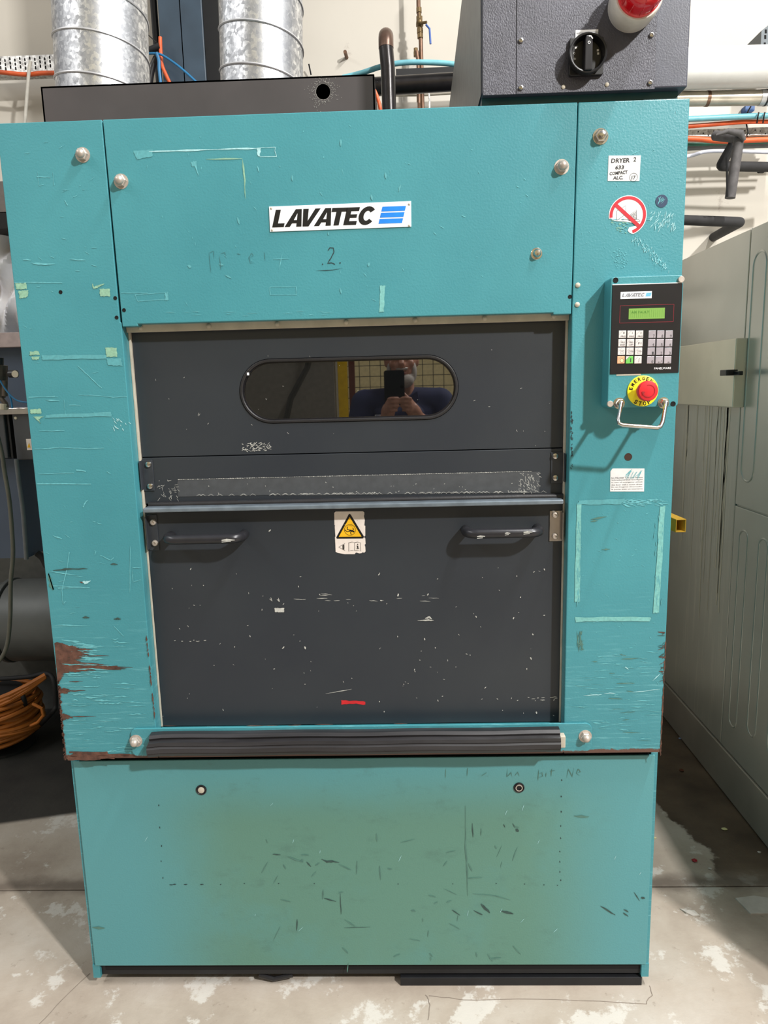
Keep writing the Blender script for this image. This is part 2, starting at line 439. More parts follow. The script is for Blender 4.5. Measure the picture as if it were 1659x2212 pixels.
# hairline crack and patched edge in front of the machine
m = MB()
def floor_line(pts, wdt):
    L = []
    for i, (a, b) in enumerate(zip(pts[:-1], pts[1:])):
        for k in range(5):
            t = k / 5; p = PZ(a[0] + (b[0] - a[0]) * t, a[1] + (b[1] - a[1]) * t); L.append(p + Vector((random.uniform(-.002, .002), random.uniform(-.002, .002), 0)))
    for i in range(len(L) - 1):
        d = (L[i + 1] - L[i]).normalized(); nn = Vector((-d.y, d.x, 0)) * wdt / 2
        m.add([L[i] + nn, L[i] - nn, L[i + 1] - nn, L[i + 1] + nn], [(0, 1, 2, 3)])
for v in (([(85, 2212), (150, 2145), (205, 2092)], .002), ([(925, 2150), (1000, 2160), (1150, 2158), (1395, 2168), (1408, 2150), (1402, 2125)], .0018), ([(920, 2150), (930, 2170), (925, 2212)], .002)): floor_line(*v)
for v in m.v: v.z = .0008
part('crack', m, 'crack_line', fl, recalc=False)
wb = struct('wall_back', MB().box(-5, 6, YW, YW + .2, 0, 6), 'wall_cream')
struct('wall_front', MB().box(-5, 7, -6.6, -6.4, 0, 6), 'wall_ochre')
# wall joints and sticking out fixings
b = P(748, 118, YW - .03)
part('bolt', MB().tube([(b.x, YW, b.z), (b.x - .004, YW - .05, b.z + .004)], .008, 8), 'copper_brown', wb)
for q in ((667, 138, 672, 162), (842, 72, 842, 78)):
    a = P(q[0], q[1], YW - .04); c_ = P(q[2], q[3], YW - .02)
    part('rod', MB().tube([a, c_], .0035, 6), 'dark_steel', wb)

# ------------------------------------------------------------------ the dryer
dr = empty('tumble_dryer', (0, .6, 0), 'large worn teal industrial tumble dryer with dark doors in the centre', 'dryer')
ZB, ZT = .675, 2.126
T = 'teal_paint'
m = MB(); m.box(-.722, -.717, .02, 1.28, ZB, ZT - .002).box(.717, .722, .02, 1.28, ZB, ZT - .002).box(-.722, .722, 1.275, 1.28, ZB, ZT - .002)
m.box(-.722, .722, .02, 1.28, ZT - .007, ZT - .002).box(-.722, .722, .02, 1.28, ZB, ZB + .005)
part('body_casing', m, T, dr)
part('side_panel', MB().prism([(-.725, ZB), (-.4945, ZB), (-.4945, 1.712), (-.4975, 1.712), (-.4995, ZT), (-.725, ZT)], 0, .04), T, dr, bevel=.0022)
part('side_panel', MB().prism([(.4925, ZB), (.725, ZB), (.725, ZT), (.4975, ZT), (.4925, 1.70)], 0, .04), T, dr, bevel=.0022)
z0 = P(262, 706).z; z1 = P(313, 699).z
part('header_panel', MB().prism([(-.497, ZT), (-.4925, z0), (-.458, z0), (-.458, z0 + .005), (.452, z0 + .004), (.452, z0), (.4905, z0), (.4955, ZT)], -.0005, .034), T, dr, bevel=.0022)
part('door_sill', MB().box(-.494, .492, .001, .06, ZB, .7385), T, dr, bevel=.002)
# cream gasket frame
m = MB(); m.box(-.494, .492, .024, .036, 1.6915, 1.709); m.box(-.4945, -.4895, .034, .05, .74, 1.70); m.box(.4875, .4925, .034, .05, .74, 1.70)
gk = part('gasket_strip', m, 'cream_gasket', dr, bevel=.001, label='cream sealing strip round the door opening')
for px, py in ((304, 709), (451, 703), (599, 699), (748, 696), (897, 691), (1047, 687), (1196, 684)):
    p = P(px, py, .024); put('rivet', M_RIVET, 'cream_gasket', (p.x, .024, 1.7005), gk, scale=(1.3, 1.6, 1.3))
# upper sliding door with stadium window
YD = .042
zt = 1.692; zs = P(750, 978, YD).z; zb1 = P(800, 1078, YD).z
wl = P(517, 842, YD); wr = P(991, 838, YD); wt = P(754, 770, YD).z; wbt = P(754, 911, YD).z
def stadium(x0, x1, z0, z1, n=16):
    r = (z1 - z0) / 2; zc = (z0 + z1) / 2; o = []
    for i in range(n + 1): a = -PI / 2 + PI * i / n; o.append((x1 - r + r * math.cos(a), zc + r * math.sin(a)))
    for i in range(n + 1): a = PI / 2 + PI * i / n; o.append((x0 + r + r * math.cos(a), zc + r * math.sin(a)))
    return o
def rect_like(ins, x0, x1, z0, z1):
    cx = sum(p[0] for p in ins) / len(ins); cz = sum(p[1] for p in ins) / len(ins); o = []
    n = len(ins) // 2
    for i, (px, pz) in enumerate(ins):
        t = (i % n) / (n - 1); right = i < n
        # three runs: half bottom, side, half top
        if t < .3: u = t / .3; q = ((cx + (x1 - cx) * u), z0)
        elif t <= .7: u = (t - .3) / .4; q = (x1, z0 + (z1 - z0) * u)
        else: u = (t - .7) / .3; q = (x1 + (cx - x1) * u, z1)
        if not right:
            if t < .3: u = t / .3; q = (cx + (x0 - cx) * u, z1)
            elif t <= .7: u = (t - .3) / .4; q = (x0, z1 + (z0 - z1) * u)
            else: u = (t - .7) / .3; q = (x0 + (cx - x0) * u, z0)
        o.append(q)
    return o
ins = stadium(wl.x, wr.x, wbt, wt, 20)
outer = rect_like(ins, -.489, .487, zs + .0012, zt)
# exact corners
for tx, tz in ((-.489, zs + .0012), (-.489, zt), (.487, zs + .0012), (.487, zt)):
    k = min(range(len(outer)), key=lambda i: (outer[i][0] - tx) ** 2 + (outer[i][1] - tz) ** 2); outer[k] = (tx, tz)
ud = part('upper_door', MB().ring(outer, ins, YD, YD + .025), 'door_slate', dr, label='dark grey sliding door with rounded slot window')
part('window_seal', MB().ring(stadium(wl.x + .001, wr.x - .001, wbt + .001, wt - .001, 20), stadium(wl.x + .008, wr.x - .008, wbt + .008, wt - .008, 20), YD - .003, YD + .02), 'black_rubber', ud, smooth=True, bevel=.002)
part('window_seal', MB().ring(stadium(wl.x + .0075, wr.x - .0075, wbt + .0075, wt - .0075, 20), stadium(wl.x + .0105, wr.x - .0105, wbt + .0105, wt - .0105, 20), YD + .003, YD + .02), 'black_gloss', ud, smooth=True)
part('window_pane', MB().prism(stadium(wl.x + .0075, wr.x - .0075, wbt + .0075, wt - .0075, 20), YD + .008, YD + .014), 'dark_glass', ud, label='dark tinted glass pane')
a = P(534, 805, YD); part('window_tag', MB().box(a.x, a.x + .005, YD - .0036, YD - .003, a.z - .006, a.z), 'white_plate', ud)
lw = part('door_rail', MB().box(-.489, .487, YD - .001, YD + .02, zb1, zs - .0012), 'door_slate', dr, bevel=.001)
# rubber edge with knurled bead
m = MB(); za = zb1 - .002
m.tube([(-.478, YD - .008, za), (.487, YD - .008, za)], .0075, 10); m.box(-.478, .487, YD - .002, YD + .015, za - .012, za)
part('rubber_edge', m, 'black_rubber', lw, smooth=True)
m = MB()
for i in range(150): x = -.40 + i * .0052; m.lathe([(.0034, 0), (.0034, .0012)], (x, YD - .0115, za + .0035 + .001 * math.sin(i * .3)), n=6) if i > 25 else None
part('rubber_bead', m, 'slate_metal', lw, kind='stuff')
# lower door with ledge
YL = .034
zl = P(800, 1098, 0).z
ld = part('lower_door', MB().box(-.489, .487, YL, YL + .03, .741, zl + .002), 'door_slate', dr, bevel=.001, label='dark grey flat lower door')
m = MB(); m.prism([(-.482, zl + .011), (.482, zl + .011), (.482, zl), (-.482, zl)], .0, YL + .03)
part('ledge', m, 'ledge_paint', ld, bevel=.003, label='worn light edge along the lower door top')
# brackets with screws
def bracket(pts, Y, par, mat, lip):
    x = [P(a, b, Y) for a, b in pts]; x0 = min(p.x for p in x); x1 = max(p.x for p in x); za_ = min(p.z for p in x); zb_ = max(p.z for p in x)
    mm = MB().box(x0, x1, Y - .003, Y, za_, zb_)
    if lip < 0: mm.box(x0, x0 + .003, Y - .016, Y, za_ + .004, zb_ - .002)
    else: mm.box(x1 - .003, x1, Y - .016, Y, za_ + .004, zb_ - .002)
    return part('bracket', mm, mat, par, bevel=.001)
for pts, Y, par, mat, lip, sc, smat in (
    (((304, 993), (335, 1060)), YD - .001, lw, 'slate_metal', -1, ((321, 1003), (325, 1050)), 'chrome'),
    (((1190, 977), (1218, 1043)), YD - .001, lw, 'slate_metal', 1, ((1199, 985), (1199, 1032)), 'chrome'),
    (((317, 1112), (345, 1188)), YL, ld, 'slate_metal', -1, ((331, 1128), (335, 1173)), 'old_zinc'),
    (((1187, 1103), (1214, 1168)), YL, ld, 'stainless', 1, ((1199, 1112), (1199, 1158)), 'old_zinc')):
    bracket(pts, Y, par, mat, lip)
    for q in sc:
        p = P(q[0], q[1], Y - .003); o = put('screw', M_SCREW if smat == 'chrome' else M_SCREW.copy(), smat, p, par)
        if smat != 'chrome': o.data.materials.clear(); o.data.materials.append(MATS[smat])
# pull handles
def bow(x0, x1, z, y0, yb, r, rc=.018):
    pts = [Vector((x0, y0, z))]
    for i in range(7): a = PI / 2 * i / 6; pts.append(Vector((x0 + rc - rc * math.cos(a), yb + rc - rc * math.sin(a), z)))
    for i in range(7): a = PI / 2 * i / 6; pts.append(Vector((x1 - rc + rc * math.sin(a), yb + rc - rc * math.cos(a), z)))
    pts.append(Vector((x1, y0, z))); return pts
for (a, b_, c_) in ((357, 519, 1164), (1009, 1168, 1151)):
    p0 = P(a, c_, -.012); p1 = P(b_, c_, -.012)
    h = part('handle', MB().tube(bow(p0.x, p1.x, (p0.z + p1.z) / 2, YL, -.016, .0085, .024), .0112, 14), 'handle_black', ld, smooth=True, label='dark bow handle with chipped paint')
m = MB()
for x, z, l in ((P(480, 1168, -.022).x, P(480, 1166, -.022).z, .03), (P(1030, 1150, -.022).x, P(1030, 1158, -.022).z, .018), (P(1130, 1150, -.022).x, P(1130, 1149, -.022).z, .02), (P(1090, 1150, -.022).x, P(1090, 1151, -.022).z, .012)):
    m.ribbon([(x, z), (x + l * .4, z + .001), (x + l, z)], .004, -.0276, jit=.4); m.ribbon([(x, z - .004), (x + l * .7, z - .003)], .0025, -.0276, jit=.4)
part('paint_chip', m, 'white_scratch', ld, recalc=False, kind='stuff')
# warning sticker
YS = YL - .0008
st = MB(); rag = []
for q in ((722, 1108), (725, 1105), (784, 1104.5), (787, 1107), (787, 1113), (786, 1114), (788, 1124), (787, 1135), (789, 1136), (789, 1157), (786, 1160), (789, 1163), (789.6, 1175), (787.5, 1177), (789, 1181), (789.5, 1191), (787, 1194), (783, 1193), (781, 1195), (776, 1195.5), (769, 1193.5), (766, 1197), (745, 1197), (730, 1194.5), (725, 1192), (724.5, 1178), (723.5, 1160), (724.5, 1159), (723, 1137), (724, 1136), (722.5, 1134)): rag.append(xz(*q, YS))
st.prism(rag, YS, YS + .0006); stk = part('warning_sticker', st, 'warning_white', ld, label='white sticker with yellow warning triangle and tumbling figure')
def zq(x, y): return xz(700 + x / 13.825, 1095 + y / 13.825, YS)
tri = [zq(765, 205), zq(795, 225), zq(1190, 880), zq(1180, 930), zq(1150, 942), zq(390, 948), zq(365, 925), zq(372, 895), zq(735, 225)]
m = MB().add([(p[0], YS - .0003, p[1]) for p in tri], [tuple(range(len(tri)))]); part('triangle', m, 'ink_black', stk)
tri = [zq(766, 300), zq(1120, 885), zq(440, 892)]
m = MB().add([(p[0], YS - .0006, p[1]) for p in tri], [(0, 1, 2)]); part('triangle', m, 'sign_yellow', stk)
m = MB(); yk = YS - .0009; px1 = .00073 / 13.8
c_ = zq(775, 685); R_ = 175 / 13.825 * .00102
def ln(pts, w_): m.ribbon([zq(*p) for p in pts], w_ * px1 * 1.4, yk, taper=False)
m.ribbon(circ(c_[0], c_[1], R_, 32) + [(c_[0] + R_, c_[1])], .0009, yk, taper=False)
m.ribbon(circ(c_[0], c_[1], R_ * .8, 10, 1.0, 2.1), .0007, yk, taper=False)
ln([(692, 590), (695, 670), (800, 700)], 28); ln([(622, 680), (690, 740), (800, 715)], 24); ln([(760, 695), (830, 712), (890, 735)], 48)
ln([(850, 705), (885, 670), (855, 620)], 22); ln([(830, 725), (790, 760), (815, 825)], 24); m.add([(q[0], yk, q[1]) for q in circ(*zq(885, 738), .0019, 10)], [tuple(range(10))])
ln([(440, 1195), (625, 1090)], 9); ln([(440, 1195), (630, 1300)], 9); ln([(560, 1130), (552, 1195), (562, 1262)], 8); ln([(600, 1120), (610, 1195), (598, 1280)], 8); ln([(580, 1130), (578, 1265)], 30)
ln([(740, 1060), (740, 1320), (830, 1290), (915, 1300), (915, 1060), (830, 1045), (740, 1070)], 9); ln([(915, 1300), (1000, 1285), (1100, 1320), (1092, 1065), (1000, 1045), (915, 1060)], 9)
ln([(1005, 1160), (1012, 1240)], 34); ln([(975, 1160), (1020, 1165)], 14); ln([(970, 1240), (1055, 1240)], 14); m.add([(q[0], yk, q[1]) for q in circ(*zq(1005, 1115), .0013, 10)], [tuple(range(10))])
part('pictogram', m, 'ink_black', stk, recalc=False)
# bumper bar
YB = -.03
bz1 = P(760, 1577, -.012).z; bz0 = P(760, 1630, -.03).z
pl = [P(285, 1595, 0).x, P(1277, 1595, 0).x]
bzt = P(760, 1566, 0).z; bzb = P(300, 1632, 0).z
br = part('bumper_bracket', MB().prism(rrect(pl[0], pl[1], bzb, bzt, .016), -.006, -.0005), T, dr, bevel=.0015, label='teal mounting plate with rounded ends')
xl = P(317, 1600, YB).x; xr = P(1211, 1600, YB).x
H = bz1 - bz0
prof = [(-.004, bz1), (-.020, bz1 - .002), (-.026, bz1 - .008), (-.024, bz1 - .013), (-.033, bz1 - .017), (-.036, bz1 - .024), (-.034, bz1 - .027), (-.037, bz1 - .031), (-.037, bz0 + .012), (-.034, bz0 + .010), (-.034, bz0 + .007), (-.030, bz0 + .001), (-.004, bz0)]
nP = len(prof); NS = 30; vs = []; fs = []
for i in range(NS + 1):
    x = xl + (xr - xl) * i / NS; e = .0006 * math.sin(i * .7) - (.002 if i in (0,) else 0)
    for (y, z) in prof: vs.append((x + (.004 if i == 0 and z > bz1 - .02 else 0), y + e * .6, z + e))
for i in range(NS):
    for k in range(nP): fs.append((i * nP + k, i * nP + (k + 1) % nP, (i + 1) * nP + (k + 1) % nP, (i + 1) * nP + k))
fs += [tuple(range(nP)), tuple(range(len(vs) - 1, len(vs) - nP - 1, -1))]
part('bumper', MB().add(vs, fs), 'bumper_rubber', dr, label='black ribbed rubber bumper strip')
a = P(1210, 1583, -.02); part('bumper_core', MB().box(a.x - .002, a.x + .012, -.026, -.006, a.z - .036, a.z - .006), 'cream_gasket', dr, bevel=.002, label='pale core showing at the bumper end')
for q in ((294, 1600), (1264, 1590)):
    p = P(*q, -.006); put('nut', M_NUT, 'old_zinc', p, dr)
for q, me, mt in (((179, 335), M_NUT, 'old_zinc'), ((262, 392), M_NUT, 'old_zinc'), ((1213, 361), M_NUT, 'chrome'), ((1297, 295), M_NUT2, 'chrome')):
    p = P(q[0], q[1], 0); o = put('nut', me, mt, p, dr)
p = P(1159, 548, 0)
put('nut', shared('cap_nut', MB().lathe([(.013, 0), (.012, .001), (.008, .0015), (.0085, .008), (.006, .012), (.0002, .013)], n=18)), 'chrome', p, dr)
for q in ((1248, 616), (1247, 658)): put('screw', M_RIVET, 'old_zinc', P(*q, 0), dr, scale=(1.3, 1.3, 1.3))
for q in ((131, 631), (249, 644), (252, 686)): put('screw_hole', M_HOLE, 'void', P(*q, 0), dr)
for q in ((268, 670), (1231, 641)):
    put('screw_hole', M_HOLE.copy(), 'void', P(q[0], q[1], -.0005), dr)
p = P(1357, 987, 0); put('cable_hole', shared('cable_hole', MB().lathe([(.0085, 0), (.0085, .0006), (.0074, .0008), (.007, .0002), (.0001, .0001)], n=24)), 'void_brown', p, dr)
# base
part('base_frame', MB().box(-.731, -.715, .036, 1.25, .03, ZB).box(.715, .731, .036, 1.25, .03, ZB).box(-.731, .731, 1.23, 1.25, .03, ZB), T, dr)
part('base_panel', MB().box(-.7225, .7225, .03, .036, .0665, .652), 'teal_grimy', dr, bevel=.0015)
part('gap_shadow_filler', MB().box(-.70, .71, .04, .06, .045, .68), 'void', dr)  # near-black filler standing in for the shade in the gap below the body
part('kick_rail', MB().box(-.712, .715, .042, .07, .030, .0655), 'dark_steel', dr, bevel=.001)
part('corner_foot', MB().box(-.731, -.712, .033, .06, .028, .0665), T, dr)
part('corner_foot', MB().box(.712, .731, .033, .06, .028, .0665), T, dr)
part('foot_rail', MB().box(.085, .715, .035, .09, 0, .024), 'dark_steel', dr, bevel=.001)
part('foot_rail', MB().box(-.70, .10, .09, .14, 0, .028), 'dark_steel', dr)
m = MB(); a = P(560, 2110, .05)
m.tube([(a.x, .05, .02), (a.x + .04, .045, .012), (a.x + .09, .05, .02)], .006, 8)
part('cable_end', m, 'black_rubber', dr)
M_LOCK = shared('lock', MB().lathe([(.0135, 0), (.0135, .002), (.0115, .003), (.0100, .001), (.0085, .001), (.0075, .003), (.006, .003), (.0055, .001), (.0001, .001)], n=24))
p = P(435, 1706, .03); put('lock', M_LOCK, 'black_gloss', p, dr)
put('lock_core', M_RIVET.copy(), 'stainless', (p.x, .0285, p.z), dr, scale=(2, 1, 2))
p = P(1121, 1701, .03); put('lock', M_LOCK, 'black_gloss', p, dr)
part('lock_ring', MB().lathe([(.0088, .001), (.0088, .0034), (.0066, .0034), (.0066, .001)], p, n=24), 'old_zinc', dr, smooth=True)

# nameplate
np0 = P(583, 441.5, 0); np1 = P(886, 495, 0)
YN = -.0025
npl = part('nameplate', MB().prism([xz(581.5, 447, 0), xz(888, 435, 0), xz(888.5, 490, 0), xz(584, 501, 0)], YN, 0), 'white_plate', dr, label='white maker\'s plate with black lettering and blue stripes')
for q in ((586, 450), (884, 441), (884, 487), (588, 497)): put('rivet', M_RIVET, 'cream_gasket', P(*q, YN), npl, scale=(.6, .6, .6))
def logo(parent, o, ex, h, y, ink, blue, letters_as_parts=True):
    """seven slanted letters then three slanted bars; o = lower left (x,z), ex = total width, h = height"""
    st_ = .26
    def box_(x0, x1, a, b): return [(x0, a), (x1, a), (x1, b), (x0, b)]
    L = [('L', [[(0, 0), (.62, 0), (.62, .22), (.27, .22), (.27, 1), (0, 1)]], .66),
         ('A', [[(0, 0), (.28, 0), (.36, .2), (.36, .2), (.60, .2), (.62, 0), (.90, 0), (.72, 1), (.40, 1)]], .80),
         ('V', [[(.16, 0), (.48, 0), (.92, 1), (.64, 1), (.37, .32), (.29, 1), (0, 1)]], .76),
         ('A', [[(0, 0), (.28, 0), (.36, .2), (.60, .2), (.62, 0), (.90, 0), (.72, 1), (.40, 1)]], .84),
         ('T', [[(.2, 0), (.48, 0), (.48, .77), (.74, .77), (.74, 1), (-.06, 1), (-.06, .77), (.2, .77)]], .72),
         ('E', [[(0, 0), (.68, 0), (.68, .22), (.27, .22), (.27, .40), (.62, .40), (.62, .60), (.27, .60), (.27, .78), (.68, .78), (.68, 1), (0, 1)]], .74)]
    tot = sum(l[2] for l in L) + .82; W_ = ex * .78; sx = W_ / (tot + .2); x = .0
    def M2(px, pz): return (o[0] + (px + pz * .24) * sx, y, o[1] + pz * h)
    for nme, polys, adv in L:
        mm = MB()
        for pg in polys: mm.add([M2(x + a, b) for a, b in pg], [tuple(range(len(pg)))])
        if nme == 'A':
            pass
        part('letter', mm, ink, parent)
        if nme == 'A':
            mm = MB().add([(v[0], y - .0002, v[2]) for v in (M2(x + .42, .38), M2(x + .585, .38), M2(x + .54, .76))], [(0, 1, 2)]); part('letter_counter', mm, 'white_plate', parent)
        x += adv
    mm = MB(); out = []; inn = []
    for i in range(19):
        a = math.radians(38 + (322 - 38) * i / 18); out.append((x + .42 + .44 * math.cos(a), .5 + .53 * math.sin(a))); inn.append((x + .42 + .18 * math.cos(a), .5 + .28 * math.sin(a)))
    v_ = [M2(*q) for q in out] + [M2(*q) for q in inn]
    mm.add(v_, [(i, i + 1, 19 + i + 1, 19 + i) for i in range(18)]); part('letter', mm, ink, parent)
    x0 = ex * .795 / sx
    for k in range(3):
        a = .02 + k * .345; b2 = a + .27
        mm = MB().add([M2(x0, a), M2(x0 + ex * .175 / sx, a), M2(x0 + ex * .175 / sx, b2), M2(x0, b2)], [(0, 1, 2, 3)]); part('stripe', mm, blue, parent)
a = P(588, 491.5, YN); b_ = P(883, 482, YN)
logo(npl, (a.x, a.z), b_.x - a.x - .006, P(640, 449, YN).z - P(640, 487, YN).z, YN - .0004, 'ink_black', 'logo_blue')

# ---- control box on the right column
YC = -.05
def c5(x, y, Y=YC): return P(1280 + x / 5.823, 580 + y / 5.823, Y)
tl = c5(240, 95); brr = c5(1055, 1755); bl = c5(180, 1755); tr = c5(1165, 90)
x0, x1 = (tl.x + bl.x) / 2, (tr.x + brr.x) / 2; zc0, zc1 = bl.z, (tl.z + tr.z) / 2
cp = part('control_panel', MB().prism(rrect(x0, x1, zc0, zc1, .006, 3), YC, 0), T, dr, bevel=.0025, label='teal control housing with black keypad')
f0, f1 = x0 + .003, x1 - .002; fz1 = c5(600, 200).z; fz0 = c5(600, 1322).z
YF = YC - .0015
part('faceplate', MB().box(f0, f1, YF, YC, fz0, fz1), 'black_gloss', cp, bevel=.0006, label='black keypad fascia')
part('edge_strip', MB().box(f0, f1, YF - .0003, YC, fz1, fz1 + .0016), 'white_label', cp)
a = c5(350, 385, YF); b_ = c5(745, 285, YF)
part('logo_label', MB().box(a.x, b_.x, YF - .0008, YF, a.z, b_.z), 'white_plate', cp)
lg = c5(368, 360, YF); logo(cp, (lg.x, lg.z), c5(735, 360).x - lg.x, c5(500, 312).z - c5(500, 357).z, YF - .0012, 'ink_pale', 'logo_sky')
m = MB(); qa = c5(340, 687, YF); qb = c5(1024, 450, YF)
m.ribbon([(qa.x, qa.z), (qb.x, qa.z)], .0006, YF - .0004, taper=False).ribbon([(qa.x, qb.z), (qb.x, qb.z)], .0006, YF - .0004, taper=False).ribbon([(qa.x, qa.z), (qa.x, qb.z)], .0006, YF - .0004, taper=False).ribbon([(qb.x, qa.z), (qb.x, qb.z)], .0006, YF - .0004, taper=False)
part('display_frame', m, 'frame_red', cp, recalc=False)
qa = c5(452, 640, YF); qb = c5(910, 493, YF)
part('display', MB().box(qa.x, qb.x, YF - .0006, YF, qa.z, qb.z), 'lcd', cp, label='green backlit display')
m = MB(); text('AIR FAULT', qa.x + .005, (qa.z + qb.z) / 2 + .001, (qb.x - qa.x) * .5, .0045, YF - .0009, m)
hz = (qb.z - qa.z)
for i in range(17): m.ribbon([(qa.x + .003 + i * .0044, qa.z + .003), (qa.x + .003 + i * .0044, qb.z - .003)], .0002, YF - .0008, taper=False)
part('display_text', m, 'lcd_ink', cp, recalc=False)
keys = MB()
pz = 107 / 5.823; s_ = 96 / 5.823
KL = [['1|PRG', '2|PRG', '3|PRG'], ['PRG|END', 'PRG|COPY', 'F1'], ['>', '>', '>'], ['O', 'I', '/']]
KR = [['7', '8', '9'], ['4', '5', '6'], ['1', '2', '3'], ['0', '<', '-']]
leg = MB(); leg2 = MB(); slash = MB(); og = MB()
for side, (bx, tab) in enumerate(((327, KL), (700, KR))):
    for r in range(4):
        for c_ in range(3):
            X0 = bx - r * 6.5 + c_ * 107; Y0 = 780 + r * 107
            a = c5(X0, Y0 + 96, YF); b_ = c5(X0 + 96, Y0, YF)
            mat = 'key_white' if side == 0 else 'key_grey'
            t_ = tab[r][c_]
            if t_ == 'O': mat = 'key_orange'
            if t_ == 'I': mat = 'key_green'
            part('key', MB().box(a.x, b_.x, YF - .0012, YF, a.z, b_.z), mat, cp, bevel=.0006, segs=1)
            y_ = YF - .0015; W_ = b_.x - a.x; H_ = b_.z - a.z
            if side == 0: slash.ribbon([(a.x + .001, a.z + H_ * .5), (a.x + W_ * .5, b_.z - .001)], .0004, y_, taper=False)
            if t_ == 'I': part('key_corner', MB().add([(a.x, y_, b_.z), (a.x, y_, a.z + H_ * .5), (a.x + W_ * .5, y_, b_.z)], [(0, 1, 2)]), 'key_white', cp)
            if side == 1 and t_.isdigit(): text(t_, a.x + W_ * .62, a.z + .001, W_ * .22, H_ * .38, y_, leg)
            elif t_ == '<': leg.ribbon([(a.x + W_ * .35, a.z + .003), (b_.x - .003, a.z + .003), (b_.x - .003, a.z + .007)], .0006, y_, taper=False); leg.add([(a.x + W_ * .28, y_, a.z + .003), (a.x + W_ * .5, y_, a.z + .0018), (a.x + W_ * .5, y_, a.z + .0042)], [(0, 1, 2)])
            elif t_ == '-': leg.ribbon([(a.x + W_ * .5, a.z + .0028), (b_.x - .0025, a.z + .0028)], .0006, y_, taper=False); leg.add([(a.x + W_ * .45, y_, a.z + .0028), (a.x + W_ * .65, y_, a.z + .0016), (a.x + W_ * .65, y_, a.z + .004)], [(0, 1, 2)])
            elif '|' in t_:
                u, v_ = t_.split('|')
                if len(u) == 1: text(u, a.x + W_ * .62, a.z + H_ * .58, W_ * .12, H_ * .24, y_, leg2)
                else: text(u, a.x + W_ * .36, a.z + H_ * .46, W_ * .5, H_ * .22, y_, leg2)
                text(v_, a.x + W_ * .28, a.z + H_ * .12, W_ * .62, H_ * .22, y_, leg2)
            elif t_ == 'F1': text(t_, a.x + W_ * .4, a.z + H_ * .3, W_ * .4, H_ * .28, y_, leg2)
            elif t_ == '>':
                leg2.ribbon([(a.x + W_ * .35, a.z + H_ * .25), (a.x + W_ * .35, a.z + H_ * .65), (a.x + W_ * .8, a.z + H_ * .65), (a.x + W_ * .8, a.z + H_ * .25), (a.x + W_ * .35, a.z + H_ * .25)], .0004, y_, taper=False)
                leg2.ribbon([(a.x + W_ * .45, a.z + H_ * .45), (a.x + W_ * (.95 if c_ else .7), a.z + H_ * .45)], .0005, y_, taper=False)
            elif t_ == 'O':
                q = (a.x + W_ * .62, a.z + H_ * .4); part('key_circle', MB().add([(v[0], y_, v[1]) for v in circ(q[0], q[1], .0035, 18)], [tuple(range(18))]), 'debris_cream', cp)
                leg2.ribbon(circ(q[0], q[1], .0036, 18) + [(q[0] + .0036, q[1])], .0005, y_ - .0001, taper=False)
            elif t_ == 'I': leg.ribbon([(a.x + W_ * .66, a.z + H_ * .2), (a.x + W_ * .66, a.z + H_ * .72)], .0018, y_, taper=False)
            elif t_ == '/': leg.ribbon([(a.x + W_ * .58, a.z + H_ * .2), (a.x + W_ * .66, a.z + H_ * .42), (a.x + W_ * .6, a.z + H_ * .44), (a.x + W_ * .7, a.z + H_ * .74)], .0006, y_, taper=False)
part('key_legend', leg, 'ink_grey', cp, recalc=False); part('key_legend', leg2, 'ink_grey', cp, recalc=False); part('key_slash', slash, 'ink_pale', cp, recalc=False)
m = MB(); qa = c5(775, 1270, YF); text('PANELWARE', qa.x, qa.z, c5(985, 1270, YF).x - qa.x, .0042, YF - .0004, m, bold=.01); part('lettering', m, 'white_plate', cp, recalc=False)
qa = c5(298, 1350); qb = c5(605, 1325); part('tape_strip', MB().box(qa.x, qb.x, YC - .0006, YC, qa.z, qb.z), 'cream_gasket', cp)
# emergency stop
ec = c5(628, 1540)
part('emergency_disc', MB().lathe([(.0325, 0), (.0325, .003), (.0315, .0035), (.0001, .0035)], ec, n=40), 'disc_yellow', cp, smooth=True, label='yellow disc reading emergency stop')
m = MB()
for word, a0, a1, flip in (('EMERGENCY', 168, 12, False), ('STOP', 238, 300, True)):
    for i, ch in enumerate(word):
        an = math.radians(a0 + (a1 - a0) * i / (len(word) - 1)); rr = .0262 if not flip else .0268
        cx, cz = ec.x + rr * math.cos(an), ec.z + rr * math.sin(an); ro = an - PI / 2 if not flip else an + PI / 2
        w_, h_ = (.0054, .0078) if not flip else (.0066, .009)
        if ch == 'I': w_ = .0015
        ox = -w_ / 2 * math.cos(ro) + h_ / 2 * math.sin(ro); oz = -w_ / 2 * math.sin(ro) - h_ / 2 * math.cos(ro)
        text(ch, cx + ox, cz + oz, w_, h_, ec.y - .0038, m, bold=.03, rot=ro)
part('lettering', m, 'ink_black', cp, recalc=False)
part('stop_button', MB().lathe([(.0145, .003), (.0145, .018), (.020, .022), (.0212, .026), (.0212, .034), (.0195, .038), (.012, .0395), (.0001, .040)], ec, n=40), 'button_red', cp, smooth=True, label='red mushroom emergency stop button')
m = MB(); yb = ec.y - .0402
m.ribbon(circ(ec.x, ec.z, .0125, 20, PI * .6, -PI * .85), .0014, yb - .0002, taper=False)
q = (ec.x - .0115, ec.z - .0045); m.add([(q[0] - .003, yb - .0002, q[1] + .004), (q[0] + .004, yb - .0002, q[1] + .003), (q[0] - .0005, yb - .0002, q[1] - .004)], [(0, 1, 2)])
part('arrow', m, 'engraved_red', cp, recalc=False)
